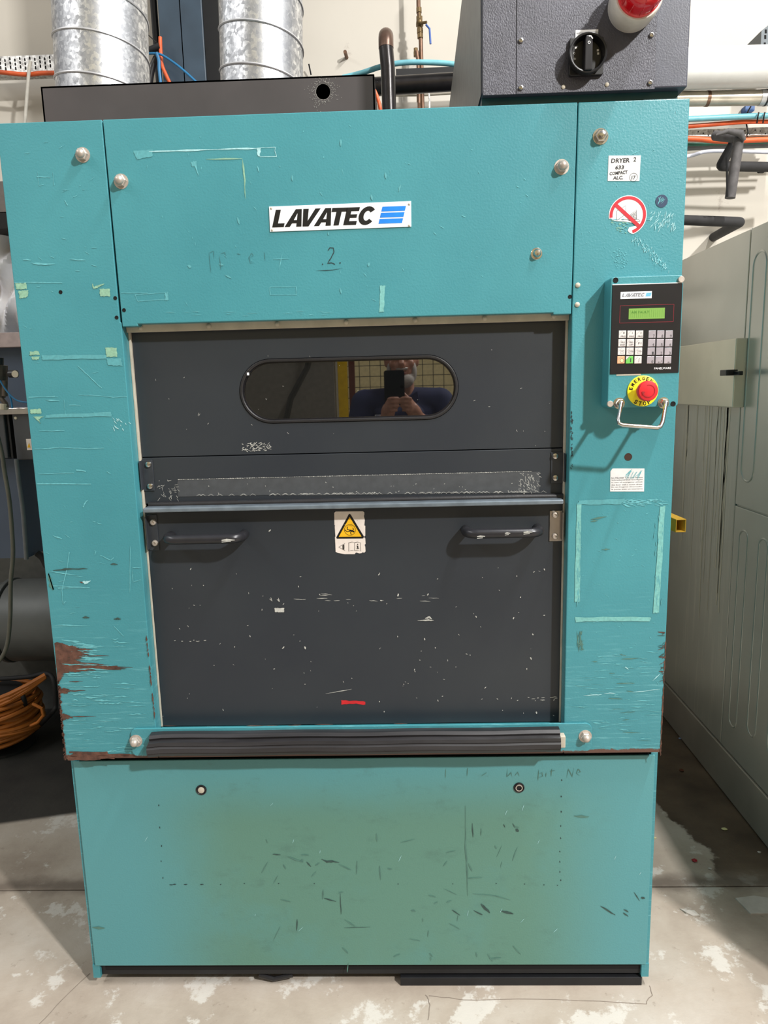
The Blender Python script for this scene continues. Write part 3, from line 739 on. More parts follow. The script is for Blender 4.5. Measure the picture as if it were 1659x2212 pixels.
for q, kind in (((290, 148), 0), ((1110, 140), 1), ((217, 1703), 1), ((1012, 1703), 0)):
    p = c5(*q)
    if kind: put('bolt', M_BOLT, 'old_zinc', p, cp)
    else: put('bolt_hole', shared('bolt_hole', MB().lathe([(.0056, 0), (.0056, .0006), (.0046, .0008), (.004, .0002), (.0001, .0001)], n=20)), 'void', p, cp)
hn = [c5(332, 1695), c5(890, 1690)]
for p in hn: put('handle_nut', M_NUT2, 'chrome', p, cp, scale=(.75, 1, .75))
A = hn[0] + Vector((0, -.016, 0)); B = hn[1] + Vector((0, -.016, 0))
la = P(1334, 912, -.10); lb = P(1430, 919, -.10)
pts = [hn[0], A, A + (la - A) * .35, A + (la - A) * .85 , la + Vector((.003, 0, -.003)), la + Vector((.010, -.001, -.006)), lb + Vector((-.010, 0, -.005)), lb + Vector((-.003, 0, -.002)), B + (lb - B) * .85, B + (lb - B) * .35, B, hn[1]]
part('handle', MB().tube(pts, .0042, 12), 'chrome', cp, smooth=True, label='chrome wire pull handle')

# ---- stickers on the right column
Y0_ = -.0008
s1 = part('handwritten_label', MB().prism([xz(1314.5, 336.5, 0), xz(1384, 336, 0), xz(1381, 391, 0), xz(1312.5, 391, 0)], Y0_, 0), 'handwritten_label', dr, label='white label handwritten DRYER 2 633 COMPACT ALC')
m = MB()
def tl_(t, x, y, w_, h_, Y=Y0_ - .0003, rot=0, shear=.1): q = P(x, y, Y); text(t, q.x, q.z, wd(x, y, w_, Y), wd(x, y, h_, Y), Y, m, rot=rot, shear=shear, bold=.025 if shear else 0)
tl_('DRYER', 1320, 352, 40, 9); tl_('2', 1368, 349, 6, 9); tl_('633', 1329, 366, 19, 8); tl_('COMPACT', 1317, 379, 39, 7, rot=.06); tl_('ALC.', 1324, 388, 22, 7); tl_('17', 1364, 388, 9, 8)
c_ = P(1368.5, 383, Y0_); m.ribbon(circ(c_.x, c_.z, .0082, 20) + [(c_.x + .0082, c_.z)], .0006, Y0_ - .0003, taper=False)
part('lettering', m, 'ink_black', s1, recalc=False)
# prohibition sign with a torn lower left
def z4(x, y, Y=0): return xz(1200 + x / 3.403, 250 + y / 3.403, Y)
pc = z4(530, 733); Rr = 41 * wd(1356, 466, 10, 0) / 10
tear = [z4(*q) for q in ((545, 862), (530, 845), (540, 822), (600, 806), (560, 786), (500, 778), (455, 776), (425, 772), (408, 756))]
arc = [(pc[0] + Rr * math.cos(a), pc[1] + Rr * math.sin(a)) for a in [math.radians(188 - i * (188 + 72) / 40) for i in range(41)]]
pr = part('prohibition_sticker', MB().prism(arc + tear, Y0_, 0), 'white_label', dr, label='torn round red and white prohibition sticker')
m = MB(); ro = [(pc[0] + Rr * .96 * math.cos(a), pc[1] + Rr * .96 * math.sin(a)) for a in [math.radians(186 - i * 258 / 40) for i in range(41)]]
ri = [(pc[0] + Rr * .80 * math.cos(a), pc[1] + Rr * .80 * math.sin(a)) for a in [math.radians(186 - i * 258 / 40) for i in range(41)]]
v_ = [(p[0], Y0_ - .0003, p[1]) for p in ro + ri]; m.add(v_, [(i, i + 1, 41 + i + 1, 41 + i) for i in range(40)])
m.ribbon([z4(440, 655), z4(612, 812)], .0075, Y0_ - .0005, taper=False)
part('red_ring', m, 'sign_red', pr, recalc=False)
m = MB()
for pts in ([(450, 770), (450, 700), (515, 662), (515, 725), (450, 770)], [(540, 735), (595, 690), (595, 760), (540, 770)], [(480, 765), (610, 762), (620, 775)], [(530, 770), (620, 780)]): m.ribbon([z4(*p) for p in pts], .0006, Y0_ - .0004, taper=False)
for i in range(7): m.ribbon([z4(545 + i * 8, 732 - i * 6), z4(545 + i * 8, 768 - i)], .0004, Y0_ - .0004, taper=False)
for i in range(5): m.ribbon([z4(540, 742 + i * 6), z4(595, 708 + i * 12)], .0004, Y0_ - .0004, taper=False)
part('pictogram', m, 'ink_black', pr, recalc=False)
p = P(1429, 434.5, 0); bs = part('round_sticker', MB().lathe([(.0128, 0), (.0128, .0008)], p, n=28), 'navy_sticker', dr, label='small round dark blue scratched sticker')
m = MB()
for i in range(16):
    a = random.uniform(0, 2 * PI); r = random.uniform(0, .007); m.ribbon([(p.x + r * math.cos(a) - .002, p.z + r * math.sin(a)), (p.x + r * math.cos(a) + .002, p.z + r * math.sin(a) + .004)], .0008, -.0012)
m.ribbon([(p.x - .008, p.z - .007), (p.x - .004, p.z + .002), (p.x - .007, p.z + .007)], .002, -.0012)
part('scratch', m, 'teal_light_scrape', bs, recalc=False)
s2 = part('instruction_label', MB().prism([xz(1323, 1012, 0), xz(1392, 1012, 0), xz(1391, 1061.5, 0), xz(1317.7, 1061.5, 0), xz(1318.5, 1018, 0)], Y0_, 0), 'white_label', dr, label='small white instruction label in three languages')
m = MB()
for i, t in enumerate(('Im Notfall Tür mit einem', 'Schraubendreher entriegeln', 'In case of emergency unlock', 'the door with a screw driver', "En cas d'urgence déverrouiller", 'la porte avec un tournevis')): tl_(t, 1321, 1034 + i * 5.0, 67, 3.1, shear=0)
part('lettering', m, 'ink_grey', s2, recalc=False)
m = MB(); random.seed(3)
for i in range(14):
    a = random.uniform(1355, 1388); m.ribbon([xz(a, random.uniform(1013, 1020), 0), xz(a - random.uniform(3, 14), random.uniform(1024, 1036), 0)], .0012, Y0_ - .0005)
part('scratch', m, 'teal_light_scrape', s2, recalc=False)

# ------------------------------------------------------------------ wear marks (thin real paint and tape marks, one part per colour and surface)
random.seed(11)
marks = {}
def mk(mat, Y=0): return marks.setdefault((mat, Y), MB())
def stroke(mat, pts, w_=2, Y=0, taper=True, jit=.35, lift=.0007):
    if Y == 0 and mat != 'rust' and pts[0][0] < 400 and any(x < 3 + (y - 355) * .1115 for x, y in pts): return
    pp = []
    for a, b in zip(pts[:-1], pts[1:]):
        for k in range(4): t = k / 4; pp.append((a[0] + (b[0] - a[0]) * t, a[1] + (b[1] - a[1]) * t))
    pp.append(pts[-1])
    ww = w_ * wd(pts[0][0], pts[0][1], 10, Y) / 10
    mk(mat, Y).ribbon([xz(x + random.uniform(-.25, .25), y + random.uniform(-.3, .3), Y) for x, y in pp], ww, Y - lift, taper, jit)
def sprinkle(mat, n_, x0, x1, y0, y1, l0, l1, w0, w1, ang=0, da=.2, Y=0):
    for _ in range(n_):
        x, y = random.uniform(x0, x1), random.uniform(y0, y1); l = random.uniform(l0, l1); a = ang + random.uniform(-da, da)
        stroke(mat, [(x, y), (x + l * math.cos(a), y + l * math.sin(a))], random.uniform(w0, w1), Y)
def patch(mat, quad, Y=0, lift=.0006, n_=8, jag=1.0):
    # taped rectangle residue with ragged ends
    q = quad; L = []
    for i in range(4):
        a, b = q[i], q[(i + 1) % 4]
        for k in range(n_): t = k / n_; L.append((a[0] + (b[0] - a[0]) * t + random.uniform(-jag, jag), a[1] + (b[1] - a[1]) * t + random.uniform(-jag, jag)))
    MB.cnt = (MB.cnt + 1) % 400; lift += MB.cnt * 1.2e-6
    mk(mat, Y).add([(xz(*p, Y)[0], Y - lift, xz(*p, Y)[1]) for p in L], [tuple(range(len(L)))])
SC = 'teal_light_scrape'; BM_ = 'bare_metal_scratch'; TR = 'tape_residue'; TY = 'tape_residue_yellow'
# header
stroke(BM_, [(322, 327), (380, 326), (470, 323), (556, 321)], 2.2, Y=-.0005, taper=False, jit=.9)
patch('faint_residue', [(288, 326), (330, 324), (330, 338), (296, 345)], Y=-.0005)
for a, b in (((556, 320), (595, 318)), ((595, 318), (594, 326)), ((594, 326), (598, 338)), ((598, 338), (562, 339))): stroke(BM_, [a, b], 1, Y=-.0005, taper=False)
patch(BM_, [(555, 320), (564, 319), (561, 338), (557, 338)], Y=-.0005)
stroke(TY, [(445, 344), (524, 343)], 3, Y=-.0005); stroke(TY, [(524, 345), (528, 375), (530, 430)], 3, Y=-.0005, jit=.8)
stroke(SC, [(418, 348), (430, 380)], 3, Y=-.0005); patch('faint_residue', [(412, 350), (424, 348), (426, 362), (416, 360)], Y=-.0005); stroke(SC, [(556, 358), (560, 372)], 3, Y=-.0005)
for a, b in (((292, 637), (357, 632)), ((357, 632), (362, 646)), ((362, 646), (298, 651)), ((298, 651), (292, 637)), ((583, 620), (640, 619)), ((640, 619), (641, 637)), ((641, 637), (584, 637)), ((584, 637), (583, 620)), ((262, 633), (320, 633))): stroke(SC, [a, b], 1, Y=-.0005, taper=False)
patch('faint_residue', [(356, 632), (363, 631), (365, 648), (358, 649)], Y=-.0005); patch(TR, [(821, 617), (832, 617), (829, 674), (820, 674)], Y=-.0005)
stroke(SC, [(588, 560), (625, 559)], 1.5, Y=-.0005); stroke(SC, [(610, 548), (603, 584)], 1.5, Y=-.0005)
sprinkle(SC, 46, 270, 1180, 250, 670, 3, 12, .6, 1.6, 1.1, .8, Y=-.0005)
sprinkle(SC, 18, 300, 700, 672, 682, 4, 26, .6, 1.2, 0, .05, Y=-.0005)
sprinkle('faint_residue', 12, 300, 900, 280, 640, 6, 16, 3, 6, 1, 1, Y=-.0005)
stroke('marker_ink', [(709, 541), (713, 535), (720, 536), (722, 544), (716, 556), (708, 569), (716, 568), (724, 571)], 1.7, Y=-.0005, taper=False, jit=.3)
stroke('marker_ink', [(683, 585), (712, 584), (740, 580)], 1.3, Y=-.0005); stroke('marker_ink', [(696, 570), (698, 572)], 3, Y=-.0005); stroke('marker_ink', [(734, 567), (736, 569)], 3.4, Y=-.0005)
for pts in ([(452, 545), (456, 590)], [(452, 546), (462, 543), (462, 560)], [(474, 552), (478, 584)], [(476, 548), (486, 545), (488, 556)], [(512, 548), (520, 550)], [(539, 557), (548, 552), (544, 547), (538, 556), (541, 569), (550, 567)], [(571, 543), (573, 563)]): stroke('faint_ink', pts, 1.1, Y=-.0005)
# left column
sprinkle(SC, 60, 30, 250, 290, 1380, 3, 16, .6, 1.6, .1, .7)
for pts, w_ in (([(80, 382), (110, 383)], 1.5), ([(82, 371), (85, 400)], 1), ([(115, 372), (118, 400)], 1), ([(4, 388), (24, 386)], 1.5), ([(68, 568), (90, 571), (120, 570)], 4), ([(50, 561), (68, 562)], 3), ([(150, 560), (186, 562)], 2.5), ([(30, 600), (112, 602)], 1.5), ([(30, 605), (110, 606)], 1.2), ([(32, 610), (135, 611)], 1.2), ([(140, 432), (147, 444)], 2), ([(168, 790), (190, 810), (220, 838)], 1.4),
                ([(170, 853), (205, 854), (245, 858), (275, 856)], 1.2), ([(100, 864), (130, 866)], 2.5), ([(62, 858), (120, 856)], 1.5), ([(75, 970), (130, 967), (190, 969), (225, 968)], 1.5), ([(85, 931), (140, 930)], 1.1), ([(139, 863), (142, 895)], 1), ([(150, 875), (175, 875)], 1.4), ([(80, 1045), (197, 1045)], 2), ([(83, 1024), (160, 1021)], 1.1), ([(165, 1015), (186, 1018)], 2), ([(180, 1095), (185, 1084), (190, 1081)], 2), ([(115, 1157), (135, 1164)], 4.5),
                ([(150, 1192), (145, 1230), (134, 1275), (137, 1305), (143, 1298)], 1.6), ([(105, 1233), (170, 1243)], 3), ([(115, 1265), (195, 1269)], 1.5), ([(125, 1270), (190, 1269)], 1.8), ([(217, 1199), (240, 1210), (246, 1204)], 1.4), ([(282, 1180), (281, 1280)], 1), ([(285, 1225), (305, 1226)], 2.5), ([(246, 1352), (268, 1374)], 1.6), ([(118, 1350), (195, 1351)], 3), ([(286, 1232), (288, 1257), (304, 1252)], 1.2), ([(205, 1199), (208, 1190)], 1)):
    stroke(SC, pts, w_, taper=False if w_ < 2.1 else True, jit=.6)
stroke('tape_residue_yellow', [(30, 599), (60, 598), (110, 599)], 1.6, jit=1)
for q in ([(33, 613), (57, 611), (58, 624), (36, 626)], [(40, 628), (62, 627), (60, 641), (43, 646)], [(215, 624), (238, 623), (238, 640), (217, 640)], [(228, 751), (252, 751), (254, 770), (230, 771)], [(66, 884), (89, 883), (90, 894), (67, 893)], [(73, 900), (96, 899), (84, 906), (88, 916), (78, 918)], [(65, 760), (84, 758), (86, 766), (64, 768)], [(68, 771), (86, 770), (85, 777), (70, 777)]): patch(TY, q)
stroke(TY, [(200, 613), (203, 622), (212, 619), (226, 613)], 5)
patch('faint_residue', [(90, 768), (228, 766), (232, 774), (92, 778)]); patch('faint_residue', [(230, 774), (262, 774), (265, 790), (234, 789)]); patch('faint_residue', [(100, 896), (240, 890), (242, 899), (98, 902)])
sprinkle(BM_, 14, 240, 278, 900, 925, 2, 9, 1, 2.4, .9, .5)
stroke(BM_, [(176, 1257), (186, 1258), (196, 1254)], 5, jit=.9); stroke('rust', [(173, 1256), (180, 1259)], 3)
for x, y in ((247, 1219), (186, 1334), (254, 1337)): stroke('dark_scuff', [(x - 8, y), (x, y - 1), (x + 8, y)], 4)
stroke('dark_scuff', [(115, 1232), (150, 1229), (190, 1228)], 4, jit=.8)
patch('faint_scuff', [(104, 1238), (112, 1250), (116, 1275), (108, 1270)], jag=2)
# scrapes and rust low on the left column
for _ in range(95):
    y = random.uniform(1375, 1625); x = 118 + (y - 1380) * .088 + random.uniform(4, 150)
    l = random.uniform(10, 70); l = min(l, 318 - x)
    if l > 4 and random.random() < .6: stroke(SC if random.random() < .8 else 'faint_residue', [(x, y), (x + l * .5, y + random.uniform(-2, 2)), (x + l, y + random.uniform(-2, 2))], random.uniform(.8, 3.2), jit=.8)
for _ in range(60): 
    y = random.uniform(1378, 1412); x = random.uniform(125, 190); stroke(SC, [(x, y + (x - 125) * .2), (x + random.uniform(12, 42), y + (x - 125) * .2 + 2)], random.uniform(1, 3), jit=.9)
def rust_rows(y0, y1, fn, lift=.0009):
    y = y0
    while y < y1:
        xe = 117.5 + (y - 1380) * .0855; L_ = fn(y) * random.uniform(.75, 1.1)
        if L_ > 2: mk('rust', 0).ribbon([xz(xe + L_ * t, y + 1.1 * math.sin(t * 9 + y), 0) for t in (0, .2, .4, .6, .8, .92, 1)], 3.6 * .00098, -lift, False, .3); mk('rust', 0).ribbon([xz(xe + L_ * t, y + (t - .9) * 4, 0) for t in (.8, .95, 1.1, 1.25)], 2.2 * .00098, -lift, True, .5)
        y += 1.6
rust_rows(1389, 1402, lambda y: (y - 1386) * 4); rust_rows(1402, 1418, lambda y: 62 - (y - 1402) * .6); rust_rows(1418, 1432, lambda y: 44); rust_rows(1432, 1452, lambda y: 78 + 60 * math.exp(-((y - 1441) / 4) ** 2) if y < 1447 else 62 - (y - 1447) * 9); rust_rows(1452, 1472, lambda y: 16 - (y - 1452) * .7)
rust_rows(1488, 1496, lambda y: 18); rust_rows(1538, 1556, lambda y: 24 * math.exp(-((y - 1548) / 5) ** 2)); rust_rows(1475, 1640, lambda y: 2.0 + 2.5 * math.sin(y * .31) ** 2 * (y % 17 < 8))
y = 1624
while y < 1640:
    a = random.uniform(142, 168); stroke('rust', [(a, y), (a + 40, y + 1), (a + random.uniform(60, 130), y + random.uniform(-2, 3))], 4, jit=.5, taper=False, lift=.0009); y += 2.2
for (x, y, l) in ((134, 1432, 20), (140, 1428, 10), (176, 1417, 60), (150, 1472, 30), (140, 1492, 45), (138, 1548, 70)): stroke('rust', [(x, y), (x + l, y - 1)], 2, jit=.8, lift=.001)
# jamb edges rubbed to rust
for _ in range(14):
    y = random.uniform(1370, 1560); stroke('rust', [(316 + (y - 1361) * .105, y), (317 + (y - 1361) * .105, y + random.uniform(8, 26))], 2.4, jit=.8, lift=.0026)
# right column
patch(TR, [(1246, 1088), (1256, 1086), (1252, 1300), (1241, 1300)]); patch(TR, [(1425, 1094), (1437, 1093), (1423, 1323), (1411, 1324)]); patch(TR, [(1241, 1333), (1407, 1332), (1403, 1341), (1243, 1343)]); patch('faint_residue', [(1250, 1080), (1350, 1078), (1340, 1089), (1248, 1090)], jag=1.6)
for r in ((1247, 1253, 1100, 1295), (1414, 1432, 1100, 1315)): sprinkle(TEAL and 'faint_residue', 26, *r, 6, 20, 1, 2.5, 1.57, .2)
sprinkle('faint_residue', 30, 1246, 1400, 1333, 1341, 5, 18, .8, 1.6, .1, .3)
sprinkle(SC, 60, 1338, 1430, 1078, 1090, 5, 22, .8, 2, .1, .35)
sprinkle(BM_, 75, 1405, 1460, 455, 492, 3, 13, .5, 1.3, 2.0, .5)
for i in range(150):
    t = random.random(); x = 1372 + t * 70 + random.uniform(-9, 9); y = 510 + t * 72 + random.uniform(-5, 5); stroke(SC if i % 3 else BM_, [(x, y), (x + random.uniform(-5, 5), y + random.uniform(2, 8))], random.uniform(.6, 1.5))
for i in range(60):
    a = random.uniform(0, 2 * PI); r = random.uniform(0, 1) ** .5; x = 1337 + 17 * r * math.cos(a); y = 558 + 21 * r * math.sin(a); stroke(SC, [(x, y), (x + 4, y + 2)], 1)
for i in range(70):
    a = random.uniform(PI * .55, PI * 1.0); r = random.uniform(12, 40); x = 1356 + r * math.cos(a); y = 470 + abs(r * math.sin(a)) * .9; stroke(SC if i % 3 else TY, [(x, y), (x + 5, y + random.uniform(-2, 2))], random.uniform(.8, 2))
stroke(SC, [(1353, 338), (1372, 330), (1386, 323)], 1.4); stroke(SC, [(1394, 475), (1410, 474)], 1.5)
sprinkle(SC, 40, 1255, 1470, 230, 600, 2, 8, .5, 1.1, 1, 1)
sprinkle(SC, 45, 1240, 1420, 1100, 1500, 2, 10, .5, 1.3, .3, .8)
for _ in range(70):
    y = random.uniform(1400, 1610); x = random.uniform(1235, 1400); stroke(random.choice([SC, SC, 'faint_residue', 'faint_scuff']), [(x, y), (x + random.uniform(8, 40), y + random.uniform(-3, 3))], random.uniform(.8, 2.4), jit=.8)
for pts in ([(1260, 1502), (1285, 1501), (1300, 1500)], [(1305, 1497), (1330, 1497)], [(1365, 1495), (1395, 1492), (1425, 1488)], [(1410, 1470), (1425, 1455)], [(1350, 1440), (1358, 1446)]): stroke(BM_, pts, 2, jit=.6)
for _ in range(26):
    y = random.uniform(1360, 1470); stroke('dark_scuff' if random.random() < .6 else 'rust', [(1437 - (y - 1360) * .03, y), (1437 - random.uniform(5, 18), y + random.uniform(-4, 8))], random.uniform(1, 2.5))
for _ in range(40):
    y = random.uniform(1380, 1620); stroke('rust', [(1440.2 - (y - 1330) * .046, y), (1440.2 - (y - 1320) * .046, y + random.uniform(5, 20))], 2.6, jit=.6)
for _ in range(30):
    y = random.uniform(880, 1010); stroke('marker_ink', [(1234 + random.uniform(-3, 3), y), (1236 + random.uniform(-3, 3), y + random.uniform(2, 8))], random.uniform(1, 2.5))
for q in ((1276, 1122, 1310, 1116), (1276, 1126, 1292, 1124), (1300, 1187, 1318, 1186)): stroke('faint_scuff', [q[:2], q[2:]], 3, jit=.8)
for _ in range(16): stroke('faint_scuff', [(random.uniform(1245, 1262), random.uniform(1360, 1410)), (random.uniform(1245, 1262), random.uniform(1360, 1410))], 1.6)
# doors
for q in ((582, 1293), (598, 1294)): stroke('white_scratch', [q, (q[0] + 6, q[1] + 5), (q[0] + 3, q[1] - 3)], 2.2, Y=YL)
patch('white_scratch', [(593, 1313), (614, 1313), (614, 1322), (594, 1322)], Y=YL, jag=.5)
stroke('white_scratch', [(902, 1340), (925, 1339), (937, 1340)], 3, Y=YL); stroke('white_scratch', [(918, 1336), (927, 1333), (933, 1337)], 4, Y=YL)
stroke('white_scratch', [(703, 1498), (740, 1492), (760, 1488)], 1.2, Y=YL)
for x, y, r in ((614, 1399, 5), (658, 1399, 6), (917, 1380, 5), (940, 1399, 3), (945, 1513, 4), (896, 1450, 3), (1050, 1485, 4), (1110, 1335, 5), (1150, 1370, 4), (1145, 1422, 5), (1175, 1230, 4), (1198, 1511, 4), (1158, 1539, 5), (820, 1515, 3), (830, 1537, 3), (690, 1284, 3), (860, 1285, 6), (925, 1284, 5), (585, 1146, 5), (771, 1124, 2), (746, 1133, 2), (1350 / 1.2, 1290, 3)): stroke('white_scratch', [(x, y - r / 2), (x + random.uniform(-r, r), y + r / 2)], r * .6, Y=YL)
sprinkle('white_scratch', 90, 350, 1195, 1225, 1550, 1, 5, .7, 2.2, .8, 1.6, Y=YL); sprinkle('white_scratch', 16, 620, 960, 1282, 1298, 6, 24, .6, 1.1, 0, .05, Y=YL); sprinkle('white_scratch', 8, 375, 450, 1382, 1386, 2, 6, 1, 1.6, 0, .1, Y=YL)
sprinkle('white_scratch', 8, 1130, 1205, 1505, 1512, 3, 12, 1, 2, 0, .1, Y=YL)
patch('arrow_red', [(737, 1512), (752, 1515), (752, 1520), (738, 1522)], Y=YL, n_=3, jag=.4); stroke('arrow_red', [(740, 1517), (770, 1517), (789, 1518)], 7, Y=YL, taper=False, jit=.5)
sprinkle('white_scratch', 30, 300, 1190, 740, 970, 1, 7, .4, 1, .8, 1.5, Y=YD)
sprinkle('white_scratch', 80, 518, 584, 958, 974, 2, 8, .6, 1.5, -.3, 1, Y=YD); sprinkle('white_scratch', 36, 342, 384, 1035, 1078, 3, 10, .5, 1.1, 1, 1.5, Y=YD - .001)
YR = YD - .001
patch('residue_grey', [(384, 1037), (1166, 1018), (1164, 1064), (384, 1072)], Y=YR, lift=.0004)
for i in range(150):
    x = 384 + i * 5.1; stroke('white_scratch', [(x, 1036 - (x - 384) * .0235), (x + 5, 1036 - (x - 384) * .0235)], random.uniform(.5, 1.6), Y=YR)
for i in range(80):
    x = random.uniform(420, 1170); stroke('white_scratch', [(x, 1072 - (x - 384) * .010), (x + 7, 1068 - (x - 384) * .010), (x + 14, 1072 - (x - 384) * .010)], .8, Y=YR)
sprinkle('white_scratch', 70, 1120, 1165, 1020, 1062, 2, 9, .5, 1.2, 1, .6, Y=YR); sprinkle('white_scratch', 30, 440, 1180, 1040, 1065, 1, 4, .8, 1.6, .8, 1.5, Y=YR)
# lower panel: dotted marker frame, scuffs, faint writing
YBP = .03
for a in ((343, 1739), (345, 1787), (349, 1827), (348, 1860), (352, 1896), (370, 1911), (377, 1910), (401, 1910), (436, 1910), (477, 1910), (528, 1908), (602, 1908), (679, 1908), (860, 1909), (978, 1909), (1072, 1908), (1133, 1909), (1175, 1911), (1204, 1912), (1211, 1901), (1209, 1883), (1209, 1861), (1209, 1839), (1211, 1810), (1211, 1784), (1212, 1753), (1212, 1720), (1213, 1685)):
    hor = 1905 < a[1] < 1913; d = 4 if hor and a[0] < 450 else 1.4
    stroke('marker_ink', [(a[0] - (d if hor else 0), a[1] - (0 if hor else 2)), (a[0] + (d if hor else .6), a[1] + (0 if hor else 2))], 2, Y=YBP)
for pts, w_ in (([(589, 1845), (606, 1846)], 3), ([(694, 1855), (706, 1861), (718, 1860), (733, 1863)], 4.5), ([(662, 1861), (672, 1872)], 3), ([(700, 1940), (726, 1947)], 3), ([(735, 1930), (737, 1975)], 2), ([(642, 1985), (641, 2010)], 3), ([(743, 2004), (800, 2002)], 1.6), ([(1023, 1966), (1042, 1976)], 3), ([(1039, 1952), (1058, 1972)], 6), ([(1082, 1967), (1109, 1974)], 7), ([(1297, 1957), (1329, 1976)], 4), ([(1347, 1964), (1358, 1970)], 3.4), ([(1346, 1971), (1357, 1979)], 3.4), ([(1369, 1926), (1382, 1946)], 2), ([(1384, 1939), (1393, 1940)], 5), ([(1114, 1790), (1120, 1796)], 6), ([(1107, 1778), (1113, 1788)], 2), ([(1088, 1780), (1091, 1787)], 2), ([(1020, 1778), (1022, 1808)], 2.5), ([(976, 1965), (994, 1977)], 2.5)):
    stroke('dark_scuff', pts, w_, Y=YBP, jit=.4)
for pts, w_ in (([(1005, 1740), (1006, 1830), (1009, 1880), (1010, 1935)], 3), ([(1020, 1930), (1070, 1935), (1103, 1944)], 2), ([(650, 1858), (655, 1858)], 5), ([(622, 1850), (655, 1862)], 4), ([(1240, 1762), (1272, 1764)], 5), ([(200, 2003), (226, 2004)], 7), ([(820, 1870), (822, 1900)], 3), ([(888, 1966), (898, 1968)], 4)): stroke('faint_scuff', pts, w_, Y=YBP, jit=.5)
sprinkle('faint_scuff', 45, 560, 1130, 1780, 2080, 6, 34, 1, 3, .9, 1.4, Y=YBP)
sprinkle('bare_metal_scratch', 16, 200, 1390, 1720, 2060, 4, 16, .7, 1.4, -1.1, .4, Y=YBP)
for pts in ([(963, 1660), (962, 1680)], [(1010, 1658), (1009, 1676)], [(1040, 1676), (1052, 1668)], [(1096, 1660), (1095, 1678), (1104, 1668), (1106, 1678)], [(1112, 1676), (1118, 1667), (1122, 1677)], [(1164, 1662), (1162, 1686)], [(1163, 1672), (1171, 1668), (1172, 1676), (1163, 1680)], [(1180, 1668), (1179, 1678)], [(1192, 1660), (1190, 1677)], [(1187, 1666), (1199, 1664)], [(1224, 1680), (1228, 1660), (1236, 1678), (1240, 1658)], [(1246, 1670), (1254, 1667), (1249, 1661), (1245, 1670), (1253, 1676)]): stroke('faint_scuff', pts, 1.5, Y=YBP)
sprinkle('rust', 24, 300, 1210, 1563, 1572, 20, 60, 1, 2.2, -.01, .02, Y=-.0012)
for (mat, Y), mb_ in marks.items():
    nm = {'rust': 'rust_patch', 'marker_ink': 'marker_stroke', 'faint_ink': 'marker_stroke', 'arrow_red': 'paint_arrow', TR: 'tape_residue', TY: 'tape_residue', 'faint_residue': 'tape_residue', 'dark_scuff': 'scuff_mark', 'faint_scuff': 'scuff_mark'}.get(mat, 'scratch_mark')
    lab = {'rust': 'brown rusted scrapes', 'arrow_red': 'small red painted arrow', TR: 'pale tape residue', TY: 'yellowish tape residue'}.get(mat)
    part(nm, mb_, mat, dr, recalc=False, kind='stuff', label=lab)

# ------------------------------------------------------------------ switch box with beacon on top of the dryer
YE = -.004
eb = empty('switch_box', (.495, .2, ZT), 'dark grey wedge-shaped switch box with red beacon on top of the dryer', 'switch box')
ex0 = P(1041, 202, YE).x; ex1 = P(1485, 190, YE).x; ez0 = P(1260, 196, YE).z
q1 = PX(985, 222, ex0); q2 = PX(1018, 0, ex0)
ztop = 2.60; s__ = (q2.y - q1.y) / (q2.z - q1.z)
y_b = q1.y + (ZT - q1.z) * s__; y_t = q1.y + (ztop - q1.z) * s__
y_t = max(y_t, .02)
side = [(YE, ez0), (y_b, ez0), (y_t, ztop), (YE, ztop)]
n_ = len(side)
m = MB().add([(ex0, a, b) for a, b in side] + [(ex1, a, b) for a, b in side], [tuple(range(n_)), tuple(range(2 * n_ - 1, n_ - 1, -1))] + [(i, (i + 1) % n_, n_ + (i + 1) % n_, n_ + i) for i in range(n_)])
part('enclosure', m, 'grey_box_paint', eb, bevel=.003)
m = MB().add([(ex0 - .0012, YE + .008, ez0 + .002), (ex0 - .0012, y_b, ez0 + .002), (ex0 - .0012, y_t, ztop), (ex0 - .0012, YE + .008, ztop)], [(0, 1, 2, 3)]); part('side_cheek', m, 'grey_side_paint', eb)
part('plinth', MB().box(ex0 + .002, ex1 - .012, YE + .02, y_b - .01, ZT + .0003, ez0 - .0002), 'teal_shaded', eb)
cx0 = P(1115, 190, YE).x; cx1 = P(1414, 192, YE).x; cz0 = P(1265, 201, YE).z + .002
part('cover_plate', MB().box(cx0, cx1, YE - .002, YE, cz0, ztop - .01), 'grey_crinkle', eb, bevel=.0008)
part('front_strip', MB().box(ex0 + .002, cx0 - .001, YE - .0015, YE, cz0, ztop - .01), 'grey_crinkle', eb, bevel=.0008)
for q, mt in (((1125, 88), 1), ((1407, 76), 1), ((1404, 179), 1), ((1125, 190), 1), ((1217, 188), 0), ((1311, 183), 0)):
    if mt: put('screw', M_SCREW, 'chrome', P(*q, YE - .002), eb, scale=(.7, .8, .7))
    else: put('screw', M_RIVET, 'old_zinc', P(*q, YE - .002), eb)
YQ = YE - .002
q = P(1265, 124, YQ); R2 = .0345
sw = part('switch_plate', MB().prism(rrect(q.x - .0345, q.x + .0345, q.z - .0365, q.z + .0345, .004), YQ - .008, YQ), 'black_plastic', eb, bevel=.0015)
c2 = q + Vector((-.0015, -.008, -.002))
part('switch_collar', MB().lathe([(.0355, 0), (.0375, .012), (.0375, .020), (.0360, .021), (.0335, .020), (.0300, .002), (.0001, .002)], c2, n=40), 'black_plastic', eb, smooth=True)
m = MB().prism([(c2.x - .008, c2.z - .034), (c2.x + .008, c2.z - .034), (c2.x + .0075, c2.z + .022), (c2.x + .002, c2.z + .030), (c2.x - .006, c2.z + .030), (c2.x - .0075, c2.z + .022)], c2.y - .024, c2.y - .002)
part('switch_knob', m, 'black_gloss', eb, bevel=.002)
m = MB(); yk = c2.y - .0245
